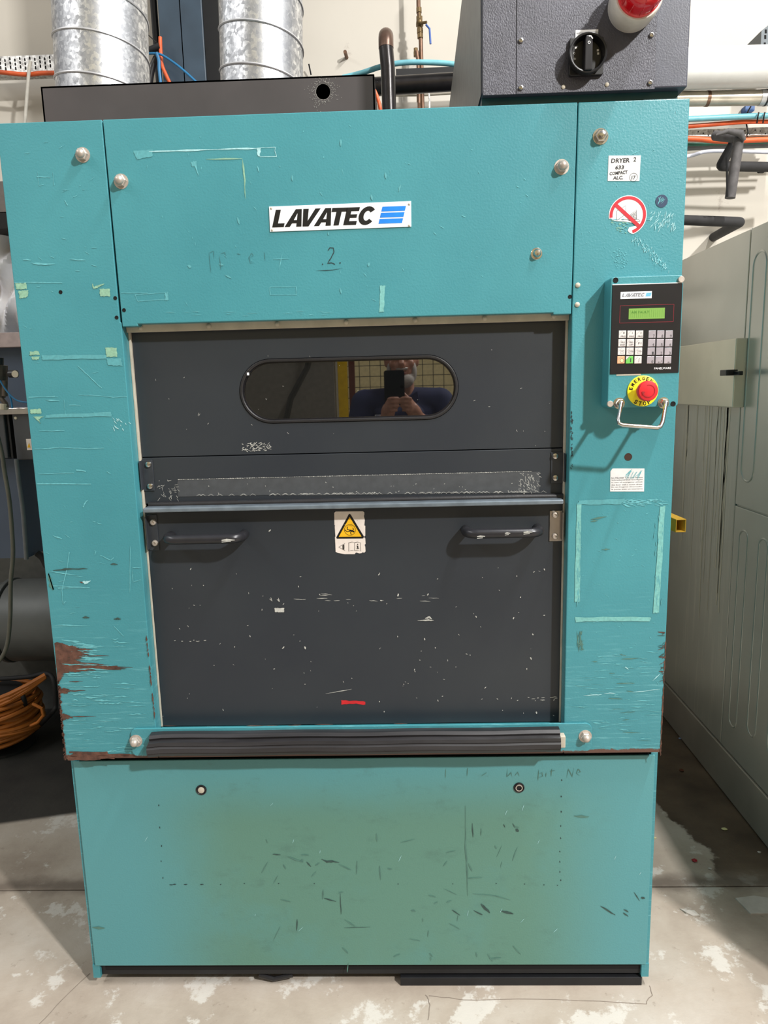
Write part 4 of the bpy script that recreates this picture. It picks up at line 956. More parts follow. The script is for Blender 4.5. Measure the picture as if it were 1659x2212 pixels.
m.ribbon([(c2.x - .001, c2.z + .0275), (c2.x + .003, c2.z + .0275), (c2.x + .007, c2.z + .0225)], .0022, yk, taper=False)
m.ribbon(circ(c2.x, c2.z + .016, .0022, 12) + [(c2.x + .0022, c2.z + .016)], .0011, yk, taper=False)
for an, t in ((150, '-'), (175, 'O'), (200, 'ON'), (15, 'I'), (0, 'I')):
    a = math.radians(an); text(t, c2.x + .024 * math.cos(a) - .002, c2.z + .004 + .024 * math.sin(a) - .002, .004, .004, c2.y - .0025, m)
part('switch_marks', m, 'white_label', eb, recalc=False)
m = MB(); a = P(1243, 66, YQ); b_ = P(1292, 63, YQ)
lb_ = part('switch_label', MB().box(a.x, b_.x, YQ - .0015, YQ, a.z - .032, a.z), 'white_label', eb)
m = MB(); text('HAUPTSCHALTER', a.x + .002, a.z - .0075, .023, .0032, YQ - .0019, m); text('MAIN SWITCH', a.x + .028, a.z - .0075, .018, .0032, YQ - .0019, m); text('MAX. A', a.x + .008, a.z - .0135, .010, .003, YQ - .0019, m); text('30 A', a.x + .030, a.z - .0135, .009, .003, YQ - .0019, m)
part('lettering', m, 'ink_grey', lb_, recalc=False)
c3 = P(1354, 30, YQ) + Vector((.008, 0, .011))
part('beacon_base', MB().lathe([(.0465, 0), (.0465, .004), (.0478, .006), (.0478, .048), (.0455, .052), (.042, .052)], c3, n=48), 'beacon_white', eb, smooth=True, label='white round beacon base')
part('beacon_dome', MB().lathe([(.0425, .050), (.0425, .056), (.0408, .0575), (.041, .078), (.0385, .090), (.031, .101), (.019, .106), (.0001, .108)], c3, n=48), 'beacon_red', eb, smooth=True, label='red ribbed beacon lens')
m = MB()
for k in range(12):
    a = 2 * PI * k / 12; m.tube([c3 + Vector((.0412 * math.cos(a), -.058, .0412 * math.sin(a))), c3 + Vector((.0415 * math.cos(a), -.078, .0415 * math.sin(a))), c3 + Vector((.032 * math.cos(a), -.1005, .032 * math.sin(a)))], .0012, 6)
part('beacon_rib', m, 'beacon_red', eb, kind='stuff')

# ------------------------------------------------------------------ plenum and ducts
YPN = .3
a = P(91, 188, YPN); b_ = P(808, 160, YPN); pzt = 2.3125
hole = P(698, 198, YPN)
hr = 16.5 * wd(698, 198, 10, YPN) / 10
px0, px1 = -.7605, b_.x + .0005
xm = hole.x
ins = circ(hole.x, hole.z, hr, 32)
L = []
for (cx, cz) in ins:
    dx, dz = cx - hole.x, cz - hole.z; k = max(abs(dx), abs(dz)); L.append((hole.x + dx / k * .055, hole.z + dz / k * .055))
zlo, zhi = ZT + .001, pzt
L = [(x, min(max(z, zlo), zhi)) for x, z in L]
m = MB().ring(L, ins, YPN, YPN + .004)
m.box(px0, hole.x - .055, YPN, YPN + .004, zlo, zhi).box(hole.x + .055, px1, YPN, YPN + .004, zlo, zhi)
m.box(px0, px0 + .004, YPN, .95, zlo, zhi).box(px1 - .004, px1, YPN, .95, zlo, zhi).box(px0, px1, .946, .95, zlo, zhi).box(px0, px1, YPN, .95, zhi - .004, zhi)
zz = max(z for x, z in L); zm = min(z for x, z in L)
if zz < zhi - .001: m.box(hole.x - .055, hole.x + .055, YPN, YPN + .004, zz, zhi)
if zm > zlo + .001: m.box(hole.x - .055, hole.x + .055, YPN, YPN + .004, zlo, zm)
pn = empty('exhaust_plenum', (-.35, .62, ZT), 'low dark brown-grey sheet metal box with a round hole behind the dryer top', 'duct box')
part('casing', m, 'plenum_paint', pn)
random.seed(5); m = MB()
for i in range(170):
    a = random.uniform(0, 2 * PI); r = hr + random.expovariate(1) * .006 + .001; x = hole.x + r * math.cos(a); z = hole.z + r * math.sin(a) * 1.05
    m.ribbon([(x, z), (x + .002 * math.cos(a), z + .002 * math.sin(a))], random.uniform(.0008, .002), YPN - .0006)
part('scratch', m, 'raw_scrape', pn, recalc=False, kind='stuff')
part('hole_lining', MB().lathe([(hr + .0005, -.0005), (hr + .0005, -.03), (hr - .001, -.03), (hr - .001, -.0005)], (hole.x, YPN, hole.z), n=32), 'raw_scrape', pn)
part('inner_baffle', MB().box(hole.x - .05, hole.x + .05, YPN + .03, YPN + .034, zlo, zhi - .005), 'void', pn)
for (l0, r0, lab) in ((113, 310, 'left round galvanised spiral duct rising from the plenum'), (470, 651, 'right round galvanised spiral duct beside the blue column')):
    YDt = .56
    A_ = P(l0, 0, YDt); B_ = P(r0, 0, YDt); R0 = (B_.x - A_.x) / 2 * .985; cx = (A_.x + B_.x) / 2
    A2 = P(l0 + (8 if l0 < 200 else 3), 170, YDt); B2 = P(r0 + (6 if l0 < 200 else 2), 170, YDt); cx2 = (A2.x + B2.x) / 2
    d = empty('spiral_duct', (cx2, YDt, pzt), lab, 'duct', 'galvanised spiral ducts')
    lean = (cx - cx2) / (P(200, 0, YDt).z - P(200, 170, YDt).z)
    ht = 1.6
    m = MB(); m.tube([(cx2, YDt, pzt + .001), (cx2 + lean * ht, YDt, pzt + ht)], R0, 64); part('duct_body', m, 'galvanised', d, smooth=True)
    pts = []; pitch = .105 if l0 < 200 else .104
    ph = 3.3 if l0 < 200 else 3.9
    t = 0
    while t < ht / pitch * 2 * PI:
        z = pitch * t / (2 * PI) + .004; an = -t * 1 + ph
        if z > ht: break
        pts.append((cx2 + lean * z + (R0 + .0005) * math.cos(an), YDt + (R0 + .0005) * math.sin(an), pzt + z)); t += PI / 24
    part('spiral_seam', MB().tube(pts, .0034, 6), 'galv_seam', d, smooth=True)
# ------------------------------------------------------------------ steel column, cables, pipes behind
def pxq(x, y, Y): return P(x, y, Y)
YCo = 1.55
a = P(347, 100, YCo).x; b_ = P(441, 100, YCo).x
m = MB().box(a, b_, YCo, YCo + .012, 0, 5.5).box(a, b_, YCo + .20, YCo + .212, 0, 5.5).box((a + b_) / 2 - .005, (a + b_) / 2 + .005, YCo, YCo + .2, 0, 5.5)
col = empty('steel_column', ((a + b_) / 2, YCo + .1, 0), 'blue-grey painted steel column between the two ducts', 'column')
part('section', m, 'column_blue', col, bevel=.003)
part('edge_angle', MB().box(P(331, 100, YCo + .05).x, P(341, 100, YCo + .05).x, YCo + .05, YCo + .08, 0, 5.5), 'frame_black', col)
part('shade_strip', MB().box(P(443, 100, YCo + .1).x, P(476, 100, YCo + .1).x, YCo + .1, YCo + .14, 0, 5.5), 'frame_black', col)  # black strip added for the shadow between column and right duct
def tubething(name, pts, wpx, Y, mat, label, cat, group=None, n_=12, endcap=True, ys=None):
    P3 = [P(x, y, (ys[i] if ys else Y)) for i, (x, y) in enumerate(pts)]
    # smooth by Catmull-Rom
    out = []
    for i in range(len(P3) - 1):
        p0 = P3[max(0, i - 1)]; p1 = P3[i]; p2 = P3[i + 1]; p3 = P3[min(len(P3) - 1, i + 2)]
        for k in range(6):
            t = k / 6; out.append(.5 * ((2 * p1) + (-p0 + p2) * t + (2 * p0 - 5 * p1 + 4 * p2 - p3) * t * t + (-p0 + 3 * p1 - 3 * p2 + p3) * t ** 3))
    out.append(P3[-1])
    r = wd(pts[0][0], pts[0][1], wpx, ys[0] if ys else Y) / 2
    return thing(name, MB().tube(out, r, n_), mat, label, cat, group, smooth=True)
tubething('orange_cable', [(-60, 152), (0, 156), (55, 161), (90, 158), (125, 158), (160, 160)], 9, 1.72, 'orange_cable', 'orange cable sagging under the left cable tray', 'cable')
tubething('orange_cable', [(346, 80), (347, 110), (350, 140), (360, 165), (372, 190)], 8, 1.5, 'orange_cable', 'orange cable dropping in front of the blue column', 'cable')
tubething('blue_hose', [(316, 116), (345, 117), (375, 135), (400, 155), (425, 178)], 5, 1.48, 'blue_hose', 'thin blue hose slanting across the column foot', 'hose')
tubething('blue_hose', [(338, 114), (343, 130), (344, 150), (347, 180)], 7, 1.47, 'blue_hose', 'short upright blue hose left of the blue column', 'hose')
tubething('black_cable', [(345, 100), (330, 106), (316, 112)], 14, 1.5, 'dark_steel', 'dark cable bundle tucked beside the left duct', 'cable')
tubething('black_cable', [(338, 125), (328, 150), (322, 185)], 14, 1.5, 'black_rubber', 'black cable hanging between duct and column', 'cable')
tubething('thin_wire', [(312, 68), (325, 80), (338, 92)], 2, 1.5, 'dark_steel', 'thin dark wire looping right of the left duct', 'wire')
tubething('white_cable', [(66, 132), (62, 160), (58, 210), (54, 262), (50, 300)], 7, 1.7, 'white_cable', 'thin off-white cable hanging down the wall at far left', 'cable')
# left cable tray: perforated strip
def tray(x0, x1, ya, yb, Y, label, holes, nm='cable_tray'):
    A = P(x0, ya, Y); B = P(x1, ya, Y); C_ = P(x0, yb, Y); zt_ = (A.z + B.z) / 2; zb_ = zt_ - abs(A.z - C_.z)
    t = empty(nm, ((A.x + B.x) / 2, Y, zb_), label, 'cable tray')
    part('rail', MB().box(A.x, B.x, Y, Y + .002, zb_, zt_).box(A.x, B.x, Y, Y + .06, zb_ - .002, zb_), 'tray_zinc', t)
    m = MB(); st_ = .022; x = A.x + .01; k = 0
    while x < B.x - .01:
        for f in (((.78, .012), (.55, .012), (.3, .014)) if holes else ((.5 + .3 * math.sin(k * 2.3), .005),)):
            zc = zb_ + (zt_ - zb_) * (f[0] + (.06 if k % 2 else -.02)); m.prism(rrect(x - .003, x + .003, zc - f[1] / 2, zc + f[1] / 2, .0025, 2), Y - .0008, Y)
        x += st_; k += 1
    part('slot', m, 'void', t, kind='stuff')
tray(-60, 160, 120, 158, 1.76, 'perforated galvanised cable tray on the wall at far left', 1)
tray(1470, 1700, 277, 296, 1.74, 'white speckled cable tray on the wall above the right cabinet', 0)
# black steel pipes
bp = empty('black_pipe', (P(850, 180, 1.2).x, 1.2, 2.3), 'black steel pipe rising and bending behind the dryer top', 'pipe')
Yb = 1.1
b0 = P(843, 230, Yb); b0.z = ZT - .001; b1 = P(838, 150, Yb); b2 = P(834, 105, Yb); r = wd(838, 150, 31, Yb) / 2
pts = [Vector((b0.x, Yb, b0.z)), b1, b2]
for i in range(1, 8):
    a = PI / 2 * i / 7; pts.append(b2 + Vector((0, .06 * (1 - math.cos(a)), .06 * math.sin(a))))
pts.append(pts[-1] + Vector((0, .15, 0)))
part('riser', MB().tube(pts, r, 20), 'black_pipe', bp, smooth=True)
part('elbow', MB().tube([p + Vector((0, -.0, 0)) for p in pts[2:9]], r * 1.04, 20), 'black_pipe_brown', bp, smooth=True, label='brownish elbow at the top')
h0 = P(800, 188, 1.35); h1 = P(1060, 172, 1.35)
hp = thing('black_pipe', MB().tube([h1 + Vector((-.12, 0, 0)), Vector((h1.x - .12, YW, h1.z))], .02, 10).tube([h0, h1], wd(900, 180, 37, 1.35) / 2, 20), 'black_pipe', 'thick black horizontal pipe running behind the riser to the switch box', 'pipe', smooth=True)
tubething('teal_hose', [(740, 168), (780, 158), (830, 142), (880, 135), (950, 136), (1000, 141), (1060, 146)], 11, 1.3, 'teal_hose', 'light teal hose arching over the thick black pipe', 'hose')
thing('dark_channel', MB().box(P(855, 146, 1.7).x, P(1060, 146, 1.7).x, 1.7, 1.75, P(900, 166, 1.7).z, P(900, 147, 1.7).z), 'frame_black', 'black channel on the wall behind the teal hose', 'rail')
tubething('orange_cable', [(806, 190), (815, 210), (822, 240), (824, 290)], 8, .7, 'orange_cable', 'orange cable end dropping right of the plenum', 'cable')
# copper riser with ball valve
YV = 1.78
cu = empty('copper_riser', (P(906, 100, YV).x, YV, 2.3), 'brown copper pipe with ball valve on the back wall', 'pipe')
part('pipe', MB().tube([P(903, -60, YV), P(904, 15, YV), P(909, 90, YV), P(913, 240, YV)], wd(906, 60, 9, YV) / 2, 12), 'copper_brown', cu, smooth=True)
part('branch_pipe', MB().tube([P(900, 110, YV - .01), P(903, 130, YV - .01), P(906, 240, YV - .01)], wd(906, 60, 8, YV) / 2, 10), 'copper_brown', cu, smooth=True)
def vb(y0, y1, wpx, mat='brass_dark', X=None, nm='fitting'):
    X0 = X or (904 + (y0) * .05); a = P(X0, y0, YV); b = P(X0 + .3, y1, YV); part(nm, MB().tube([a, b], wd(905, 60, wpx, YV) / 2, 6), mat, cu, bevel=.001)
for q in ((17, 28, 13), (28, 36, 10), (36, 50, 15), (50, 56, 18), (56, 62, 13), (62, 72, 15), (72, 83, 14)): vb(*q)
vb(104, 112, 10, X=898); vb(112, 122, 13, X=899); vb(196, 220, 12, X=905)
part('valve_body', MB().ellipsoid(P(906, 48, YV - .01), (.014, .016, .016), 12, 8), 'brass_dark', cu, smooth=True)
part('valve_stem', MB().tube([P(908, 50, YV - .02), P(922, 48, YV - .03)], .006, 8), 'brass_dark', cu)
part('valve_lever', MB().tube([P(920, 53, YV - .035), P(928, 62, YV - .035), P(930, 95, YV - .035)], .0045, 8), 'lever_blue', cu, smooth=True, label='blue valve lever')
part('bright_stub', MB().tube([P(926, 195, 1.7), P(928, 220, 1.7), P(928, 240, 1.7)], .004, 8), 'chrome', cu)
# cream conduit along wall
tubething('wall_conduit', [(845, 206), (920, 205), (1000, 200), (1040, 199)], 5, 1.85, 'cream_gasket', 'thin cream conduit along the wall under the black pipe', 'pipe')
# right hand services
wp = thing('white_pipe', MB().tube([P(1440, 150, 1.55), P(1760, 141, 1.55)], wd(1560, 150, 82, 1.55) / 2, 40), 'white_pipe', 'thick white plastic pipe on the wall at upper right', 'pipe', smooth=True)
gp = empty('steel_pipe', (P(1560, 215, 1.6).x, 1.6, 2.4), 'pale rust-stained steel pipe below the white pipe', 'pipe')
part('pipe', MB().tube([P(1440, 214, 1.6), P(1760, 209, 1.6)], wd(1560, 212, 31, 1.6) / 2, 20), 'steel_pipe_pale', gp, smooth=True)
part('coupling', MB().tube([P(1640, 211, 1.6), P(1668, 211, 1.6)], wd(1560, 212, 33, 1.6) / 2, 20), 'galv_seam', gp, smooth=True)
part('rust_band', MB().tube([P(1524, 213, 1.6), P(1531, 213, 1.6)], wd(1560, 212, 32, 1.6) / 2, 20), 'copper_brown', gp, smooth=True)
part('strap', MB().tube([P(1651, 211, 1.6), P(1655, 211, 1.6)], wd(1560, 212, 34, 1.6) / 2, 20), 'black_plastic', gp, smooth=True)
tubething('teal_hose', [(1440, 260), (1495, 257), (1600, 252), (1660, 250), (1740, 248)], 12, 1.6, 'teal_hose', 'light blue hose running below the pale steel pipe', 'hose')
tubething('orange_cable', [(1440, 276), (1500, 272), (1560, 267), (1620, 263), (1740, 263)], 9, 1.62, 'orange_cable', 'orange cable just under the blue hose', 'cable')
tubething('orange_cable', [(1440, 300), (1500, 300), (1560, 305), (1620, 303), (1740, 298)], 11, 1.62, 'orange_cable', 'orange cable sagging below the speckled tray', 'cable')
tubething('orange_cable', [(1440, 294), (1560, 297), (1640, 294), (1740, 292)], 5, 1.66, 'copper_brown', 'thin brown cable along the tray lower edge', 'cable')
tubething('green_cable', [(1440, 312), (1520, 312), (1580, 309), (1740, 305)], 7, 1.65, 'green_cable', 'green cable below the orange cables', 'cable')
tubething('grey_conduit', [(1440, 322), (1560, 316), (1740, 312)], 12, 1.75, 'conduit_grey', 'grey conduit behind the black lagged pipe', 'conduit')
tubething('white_cable', [(1440, 345), (1490, 337), (1530, 327), (1600, 327), (1660, 329), (1740, 330)], 8, 1.6, 'pale_cable', 'pale lilac spiral-wrapped cable above the lagged pipe', 'cable')
for x in (1637, 1650):
    a = P(x, 245, 1.595); part_ = thing('cable_tie', MB().tube([P(x + 2, 243, 1.58), P(x, 252, 1.575), P(x - 2, 266, 1.585)], .003, 6), 'black_plastic', 'black cable tie round the blue hose, %s one' % ('left' if x < 1640 else 'right'), 'cable tie')
cl = thing('pipe_clamp', MB().prism(rrect(P(1610, 240, 1.86).x, P(1630, 240, 1.86).x, P(1610, 241, 1.86).z, P(1610, 226, 1.86).z, .006), 1.86, YW), 'clamp_blue', 'small blue plastic clamp on the wall below the steel pipe', 'clamp')
tubething('black_cable', [(1622, 230), (1614, 245), (1612, 265), (1616, 285), (1613, 292)], 3, 1.7, 'black_plastic', 'thin black wire dropping from the blue clamp', 'cable')
m = MB().prism([xz(1643, 106, 1.68), xz(1645, 66, 1.68), xz(1665, 50, 1.68), xz(1720, 50, 1.68), xz(1720, 106, 1.68)], 1.68, YW)
bk = thing('pipe_bracket', m, 'bracket_grey', 'grey slotted bracket above the white pipe at the right edge', 'bracket')
m = MB()
for x, y in ((1654, 68), (1653, 80), (1652, 96)): m.prism([xz(x - 2, y + 4, 1.68), xz(x + 2, y + 4, 1.68), xz(x + 2, y - 4, 1.68), xz(x - 2, y - 4, 1.68)], 1.6785, 1.68)
part('slot', m, 'void', bk)
# foam lagged pipes
YL1 = 1.45
def lag(name, pts, wpx, ys, label, mat='foam_lagging'):
    P3 = [P(x, y, yy) for (x, y), yy in zip(pts, ys)]; r = wd(pts[0][0], pts[0][1], wpx, ys[0]) / 2
    out = []
    for i, p in enumerate(P3):
        if 0 < i < len(P3) - 1:
            a = (P3[i - 1] - p).normalized(); b = (P3[i + 1] - p).normalized(); k = r * .6
            for t in (0, .25, .5, .75, 1): out.append((p + a * k) * (1 - t) ** 2 + p * 2 * t * (1 - t) + (p + b * k) * t * t)
        else: out.append(p)
    return MB().tube(out, r, 18)
lp = empty('lagged_pipe', (P(1600, 360, 1.5).x, 1.5, 2.2), 'black foam-lagged pipe zigzagging below the pale cable at right', 'pipe')
part('lagging', lag('l', [(1760, 362), (1556, 359), (1590, 300)], 20, [1.6, 1.5, 1.45], ''), 'foam_lagging', lp, smooth=True)
part('lagging', lag('l', [(1545, 293), (1596, 298), (1592, 330), (1577, 428)], 21, [1.5, 1.38, 1.38, 1.38], ''), 'foam_grey', lp, smooth=True, label='torn grey foam sleeve hanging down')
part('torn_flap', MB().tube([P(1546, 292, 1.36), P(1572, 283, 1.36), P(1600, 288, 1.35), P(1607, 303, 1.36)], [.004, .010, .014, .008], 10), 'foam_grey', lp, smooth=True)
m = MB(); m.tube([P(1571, 425, 1.36), P(1570, 340, 1.36), P(1583, 315, 1.36)], .004, 6); part('split', m, 'void', lp)
part('collar', MB().tube([P(1640, 362, 1.55), P(1650, 362, 1.55)], wd(1640, 362, 23, 1.55) / 2, 14), 'foam_lagging', lp, smooth=True)
thing('lagged_pipe', lag('l', [(1440, 474), (1599, 480), (1540, 513)], 21, [1.5, 1.45, YW + .01], ''), 'foam_lagging', 'black foam-lagged pipe bending above the right steel cabinet', 'pipe', smooth=True)
# ------------------------------------------------------------------ steel cabinet at right
XC = 1.325
cab = empty('steel_cabinet', (XC + .3, .7, 0), 'tall brushed steel machine side at the right of the dryer', 'cabinet')
zc = PX(1600, 505, XC).z
m = MB().box(XC, XC + .6, -.3, 1.86, .0, zc); part('cabinet_body', m, 'cabinet_steel', cab)
s1 = PX(1606, 700, XC).y
seam = PX(1590, 1105, XC).y; hz_ = PX(1620, 1100, XC).z
# side skins as individual sheets with gaps
cabn = [(seam + .003, 1.855, .175, zc - .002), (-.3, seam - .003, hz_ + .003, zc - .002), (-.3, seam - .003, .175, hz_ - .003)]
for (y0, y1, za_, zb_) in cabn: part('sheet_panel', MB().box(XC - .006, XC, y0, y1, za_, zb_), 'cabinet_steel', cab, bevel=.002)
part('seam_recess', MB().box(XC - .002, XC, seam - .003, seam + .003, .17, zc), 'groove_dark', cab)
part('plinth', MB().box(XC - .012, XC, -.3, 1.855, 0.004, .17), 'cabinet_base_steel', cab, bevel=.003)
# pressed ribs (raised stadium outlines)
def rib(y0, y1, za_, zb_):
    r = (y1 - y0) / 2; pts = []
    for i in range(13): a = PI * i / 12; pts.append((XC - .0035, (y0 + y1) / 2 + r * math.cos(a), zb_ - r + r * math.sin(a)))
    for i in range(13): a = PI + PI * i / 12; pts.append((XC - .0035, (y0 + y1) / 2 + r * math.cos(a), za_ + r + r * math.sin(a)))
    pts.append(pts[0]); part('pressed_rib', MB().tube(pts, .005, 8), 'cabinet_steel', cab, smooth=True)
u0 = PX(1655, 800, XC).y; u1 = PX(1618, 800, XC).y
rib(u1 - .09, u1, 1.20, 1.97); rib(.45, .58, 1.2, 1.97)
for y in (u1 - .02, u1 - .16, u1 - .30): rib(y - .06, y, PX(1625, 1610, XC).z if y > .8 else .32, hz_ - .08)
# access door with latch
Yc1 = 1.72; y2 = PX(1590, 800, XC - .04).y; za_ = PX(1500, 875, XC - .04).z; zb_ = PX(1500, 744, XC - .04).z
ap = part('access_door', MB().box(XC - .045, XC - .006, y2, Yc1, za_, zb_), 'cabinet_panel_steel', cab, bevel=.003, label='box-shaped access door with dried stains')
lt = PX(1585, 806, XC - .05)
part('latch', MB().box(XC - .085, XC - .045, lt.y - .02, lt.y + .03, lt.z - .008, lt.z + .012).box(XC - .06, XC - .045, lt.y - .06, lt.y + .02, lt.z - .008, lt.z + .006), 'black_plastic', cab, bevel=.002)
m = MB(); random.seed(4)
for i in range(26):
    y = random.uniform(1.06, 1.5) if i < 20 else PX(1570, 1000, XC).y + random.uniform(-.01, .01); L_ = random.uniform(.15, .9); w_ = random.uniform(.001, .004); zt_ = za_ - .005
    pts = [(XC - .0066, y + random.uniform(-.003, .003), zt_ - L_ * k / 8) for k in range(9)]
    for k in range(8):
        p, q = pts[k], pts[k + 1]; m.add([(p[0], p[1] - w_, p[2]), (p[0], p[1] + w_, p[2]), (q[0], q[1] + w_, q[2]), (q[0], q[1] - w_, q[2])], [(0, 1, 2, 3)])
part('drip_stain', m, 'cabinet_panel_steel', cab, kind='stuff', recalc=False, label='pale dried drip marks')
# yellow square tube
a = P(1452, 1090, 1.2); b_ = P(1472, 1125, .75)
e1 = P(1471, 1136, .62); wdt = .019
yt = empty('yellow_tube', (e1.x, .8, 0), 'yellow square steel tube end between dryer and cabinet', 'tube')
m = MB(); bx = e1.x; bz = e1.z; y0_, y1_ = .62, 1.25; x_off = -.16
hx, hz2 = .016, .021
def sq(cx, y, cz, hx, hz): return [(cx - hx, y, cz - hz), (cx + hx, y, cz - hz), (cx + hx, y, cz + hz), (cx - hx, y, cz + hz)]
A_ = sq(bx, y0_, bz, hx, hz2); B_ = sq(bx + x_off, y1_, bz + .06, hx, hz2); A2 = sq(bx, y0_, bz, hx - .003, hz2 - .003); B2 = sq(bx + x_off, y1_, bz + .06, hx - .003, hz2 - .003)
m.add(A_ + B_ + A2 + B2, [(0, 1, 5, 4), (1, 2, 6, 5), (2, 3, 7, 6), (3, 0, 4, 7), (8, 12, 13, 9), (9, 13, 14, 10), (10, 14, 15, 11), (11, 15, 12, 8), (0, 8, 9, 1), (1, 9, 10, 2), (2, 10, 11, 3), (3, 11, 8, 0), (4, 5, 13, 12), (5, 6, 14, 13), (6, 7, 15, 14), (7, 4, 12, 15)])
part('tube', m, 'yellow_tube', yt, bevel=.001)
part('support_leg', MB().box(bx + x_off - .02, bx + x_off + .02, 1.22, 1.26, 0, bz + .06), 'yellow_tube', yt)

# ------------------------------------------------------------------ left gap machinery
YG = 1.25
def bpx(x0, x1, y0, y1, Y, dep=.2):
    A = P(x0, y0, Y); B = P(x1, y1, Y); return MB().box(A.x, B.x, Y, Y + dep, B.z, A.z)
thing('shade_backing', bpx(-120, 200, 890, 1640, 1.74, .14), 'shade_backing_grey', 'added dark sheet standing in for the shaded wall left of the dryer', 'frame')  # dark sheet added so the cream wall in this gap reads as shaded
hb = thing('machine_housing', bpx(-120, 120, 745, 930, 1.45, .25), 'housing_blue', 'blue-grey machine housing behind the air regulator', 'machine', bevel=.003)
part('top_ledge', bpx(-120, 120, 722, 747, 1.40, .05), 'ledge_pink', None, bevel=.002)
o = bpy.data.objects['top_ledge']; mw = WL[hb]; o.parent = hb; o.location = -mw; WL[o] = Vector((0, 0, 0))
thing('roof_beam', bpx(-120, 60, 395, 460, 1.5, .2), 'beam_grey', 'grey steel beam glimpsed at the far left edge', 'beam', bevel=.004)
thing('dark_lintel', bpx(-120, 60, 462, 492, 1.5, .2), 'frame_black', 'black band under the grey beam at far left', 'beam')
m = MB(); A = P(-60, 500, 1.62); B = P(100, 725, 1.62); NX, NZ = 26, 34; vs = []
for j in range(NZ + 1):
    for i in range(NX + 1):
        u, v = i / NX, j / NZ; vs.append((A.x + (B.x - A.x) * u, 1.62 + .05 * math.sin(u * 7 + v * 5) * math.sin(v * 9 - u * 3) + .02 * math.sin(u * 23 + v * 17), A.z + (B.z - A.z) * v + .01 * math.sin(u * 9)))
fs = [(j * (NX + 1) + i, j * (NX + 1) + i + 1, (j + 1) * (NX + 1) + i + 1, (j + 1) * (NX + 1) + i) for j in range(NZ) for i in range(NX)]
back = [Vector(v) + Vector((0, .02, 0)) for v in vs]; nv = len(vs)
fs2 = [tuple(nv + k for k in f[::-1]) for f in fs]
rim = []
per = [i for i in range(NX)] + [j * (NX + 1) + NX for j in range(NZ)] + [NZ * (NX + 1) + i for i in range(NX, 0, -1)] + [j * (NX + 1) for j in range(NZ, 0, -1)]
for k in range(len(per)): a, b = per[k], per[(k + 1) % len(per)]; rim.append((b, a, nv + a, nv + b))
m.add(vs + back, fs + fs2 + rim); thing('plastic_bundle', m, 'lavender_film', 'crumpled white and lavender plastic bundle at the far left edge', 'bundle', smooth=True)
YJ = 1.0
jb = empty('junction_box', (P(40, 1000, YJ).x, YJ + .1, P(0, 1205, YJ).z), 'grey metal junction box with warning label left of the dryer', 'box')
def jp(nm, x0, x1, y0, y1, Y, dep, mat, **k): return part(nm, bpx(x0, x1, y0, y1, Y, dep), mat, jb, **k)
jp('lid', -80, 110, 884, 893, YJ - .012, .22, 'stainless', bevel=.002)
jp('cover_panel', -80, 18, 893, 990, YJ, .2, 'box_grey', bevel=.004); jp('cover_panel', 25, 110, 893, 992, YJ, .2, 'box_grey', bevel=.004); jp('seam_recess', 18, 25, 893, 990, YJ + .008, .19, 'frame_black')
lb2 = jp('warning_label', 56, 72, 948, 972, YJ - .001, .001, 'warning_white', label='white label with yellow triangle')
A = [P(59, 967, YJ - .0015), P(66, 967, YJ - .0015), P(62.5, 956, YJ - .0015)]; part('triangle', MB().add(A, [(0, 1, 2)]), 'sign_yellow', lb2)
jp('lower_housing', -80, 60, 993, 1205, YJ + .05, .2, 'housing_blue')
part('arm', MB().box(WL[jb].x - .15, WL[jb].x - .1, YJ + .2, 1.74, P(0, 980, YJ).z, P(0, 950, YJ).z), 'frame_black', jb)
p = P(34, 903, YJ); part('screw', MB().lathe([(.006, 0), (.005, .003), (.0001, .003)], p, n=12), 'ceramic_cream', jb)
tubething('grey_conduit', [(35, 992), (42, 1050), (50, 1110), (57, 1208)], 9, .98, 'conduit_grey', 'grey conduit down the right side of the junction box', 'conduit')
tubething('green_hose', [(-8, 930), (4, 980), (10, 1020), (20, 1080), (26, 1150), (28, 1200), (23, 1260), (22, 1330), (16, 1390), (0, 1425), (-30, 1450)], 9, .93, 'hose_olive', 'olive hose hanging down the left gap', 'hose')
# regulator
rg = empty('air_regulator', (P(5, 880, 1.0).x, 1.0, P(5, 884, 1.0).z), 'compressed-air regulator with round knob on the junction box', 'regulator')
def col_(nm, x, y0, y1, wpx, mat, Y=1.0): part(nm, MB().tube([P(x, y0, Y), P(x, y1, Y)], wd(x, y0, wpx, Y) / 2, 14), mat, rg, bevel=.001)
col_('cap', -2, 772, 788, 18, 'black_plastic'); col_('body', -2, 788, 830, 34, 'regulator_metal'); col_('bowl', -2, 830, 858, 26, 'regulator_metal'); col_('neck', 10, 822, 856, 12, 'regulator_metal', .99)
part('adjusting_knob', MB().lathe([(.013, 0), (.014, .012), (.0135, .028), (.011, .030), (.0001, .030)], P(20, 808, .985), 'x', 16), 'black_plastic', rg, smooth=True)
part('gauge_face', MB().lathe([(.0125, 0), (.012, .003), (.0001, .003)], P(33, 808, .97), '-y', 16), 'ceramic_cream', rg, smooth=True)
part('elbow', MB().tube([P(-10, 856, .99), P(4, 862, .99), P(12, 872, .99), P(14, 880, .99)], .009, 10), 'regulator_metal', rg, smooth=True)
part('collar', MB().tube([P(8, 872, .99), P(8, 885, .99)], .016, 12), 'ceramic_cream', rg, bevel=.002)
tubething('blue_hose', [(0, 822), (15, 845), (32, 862), (48, 868), (75, 870)], 3.5, .96, 'blue_hose', 'thin blue air hose curving right from the regulator', 'hose')
tubething('blue_hose', [(20, 850), (24, 865), (27, 882)], 4, .97, 'blue_hose', 'short blue air hose dropping behind the regulator', 'hose')
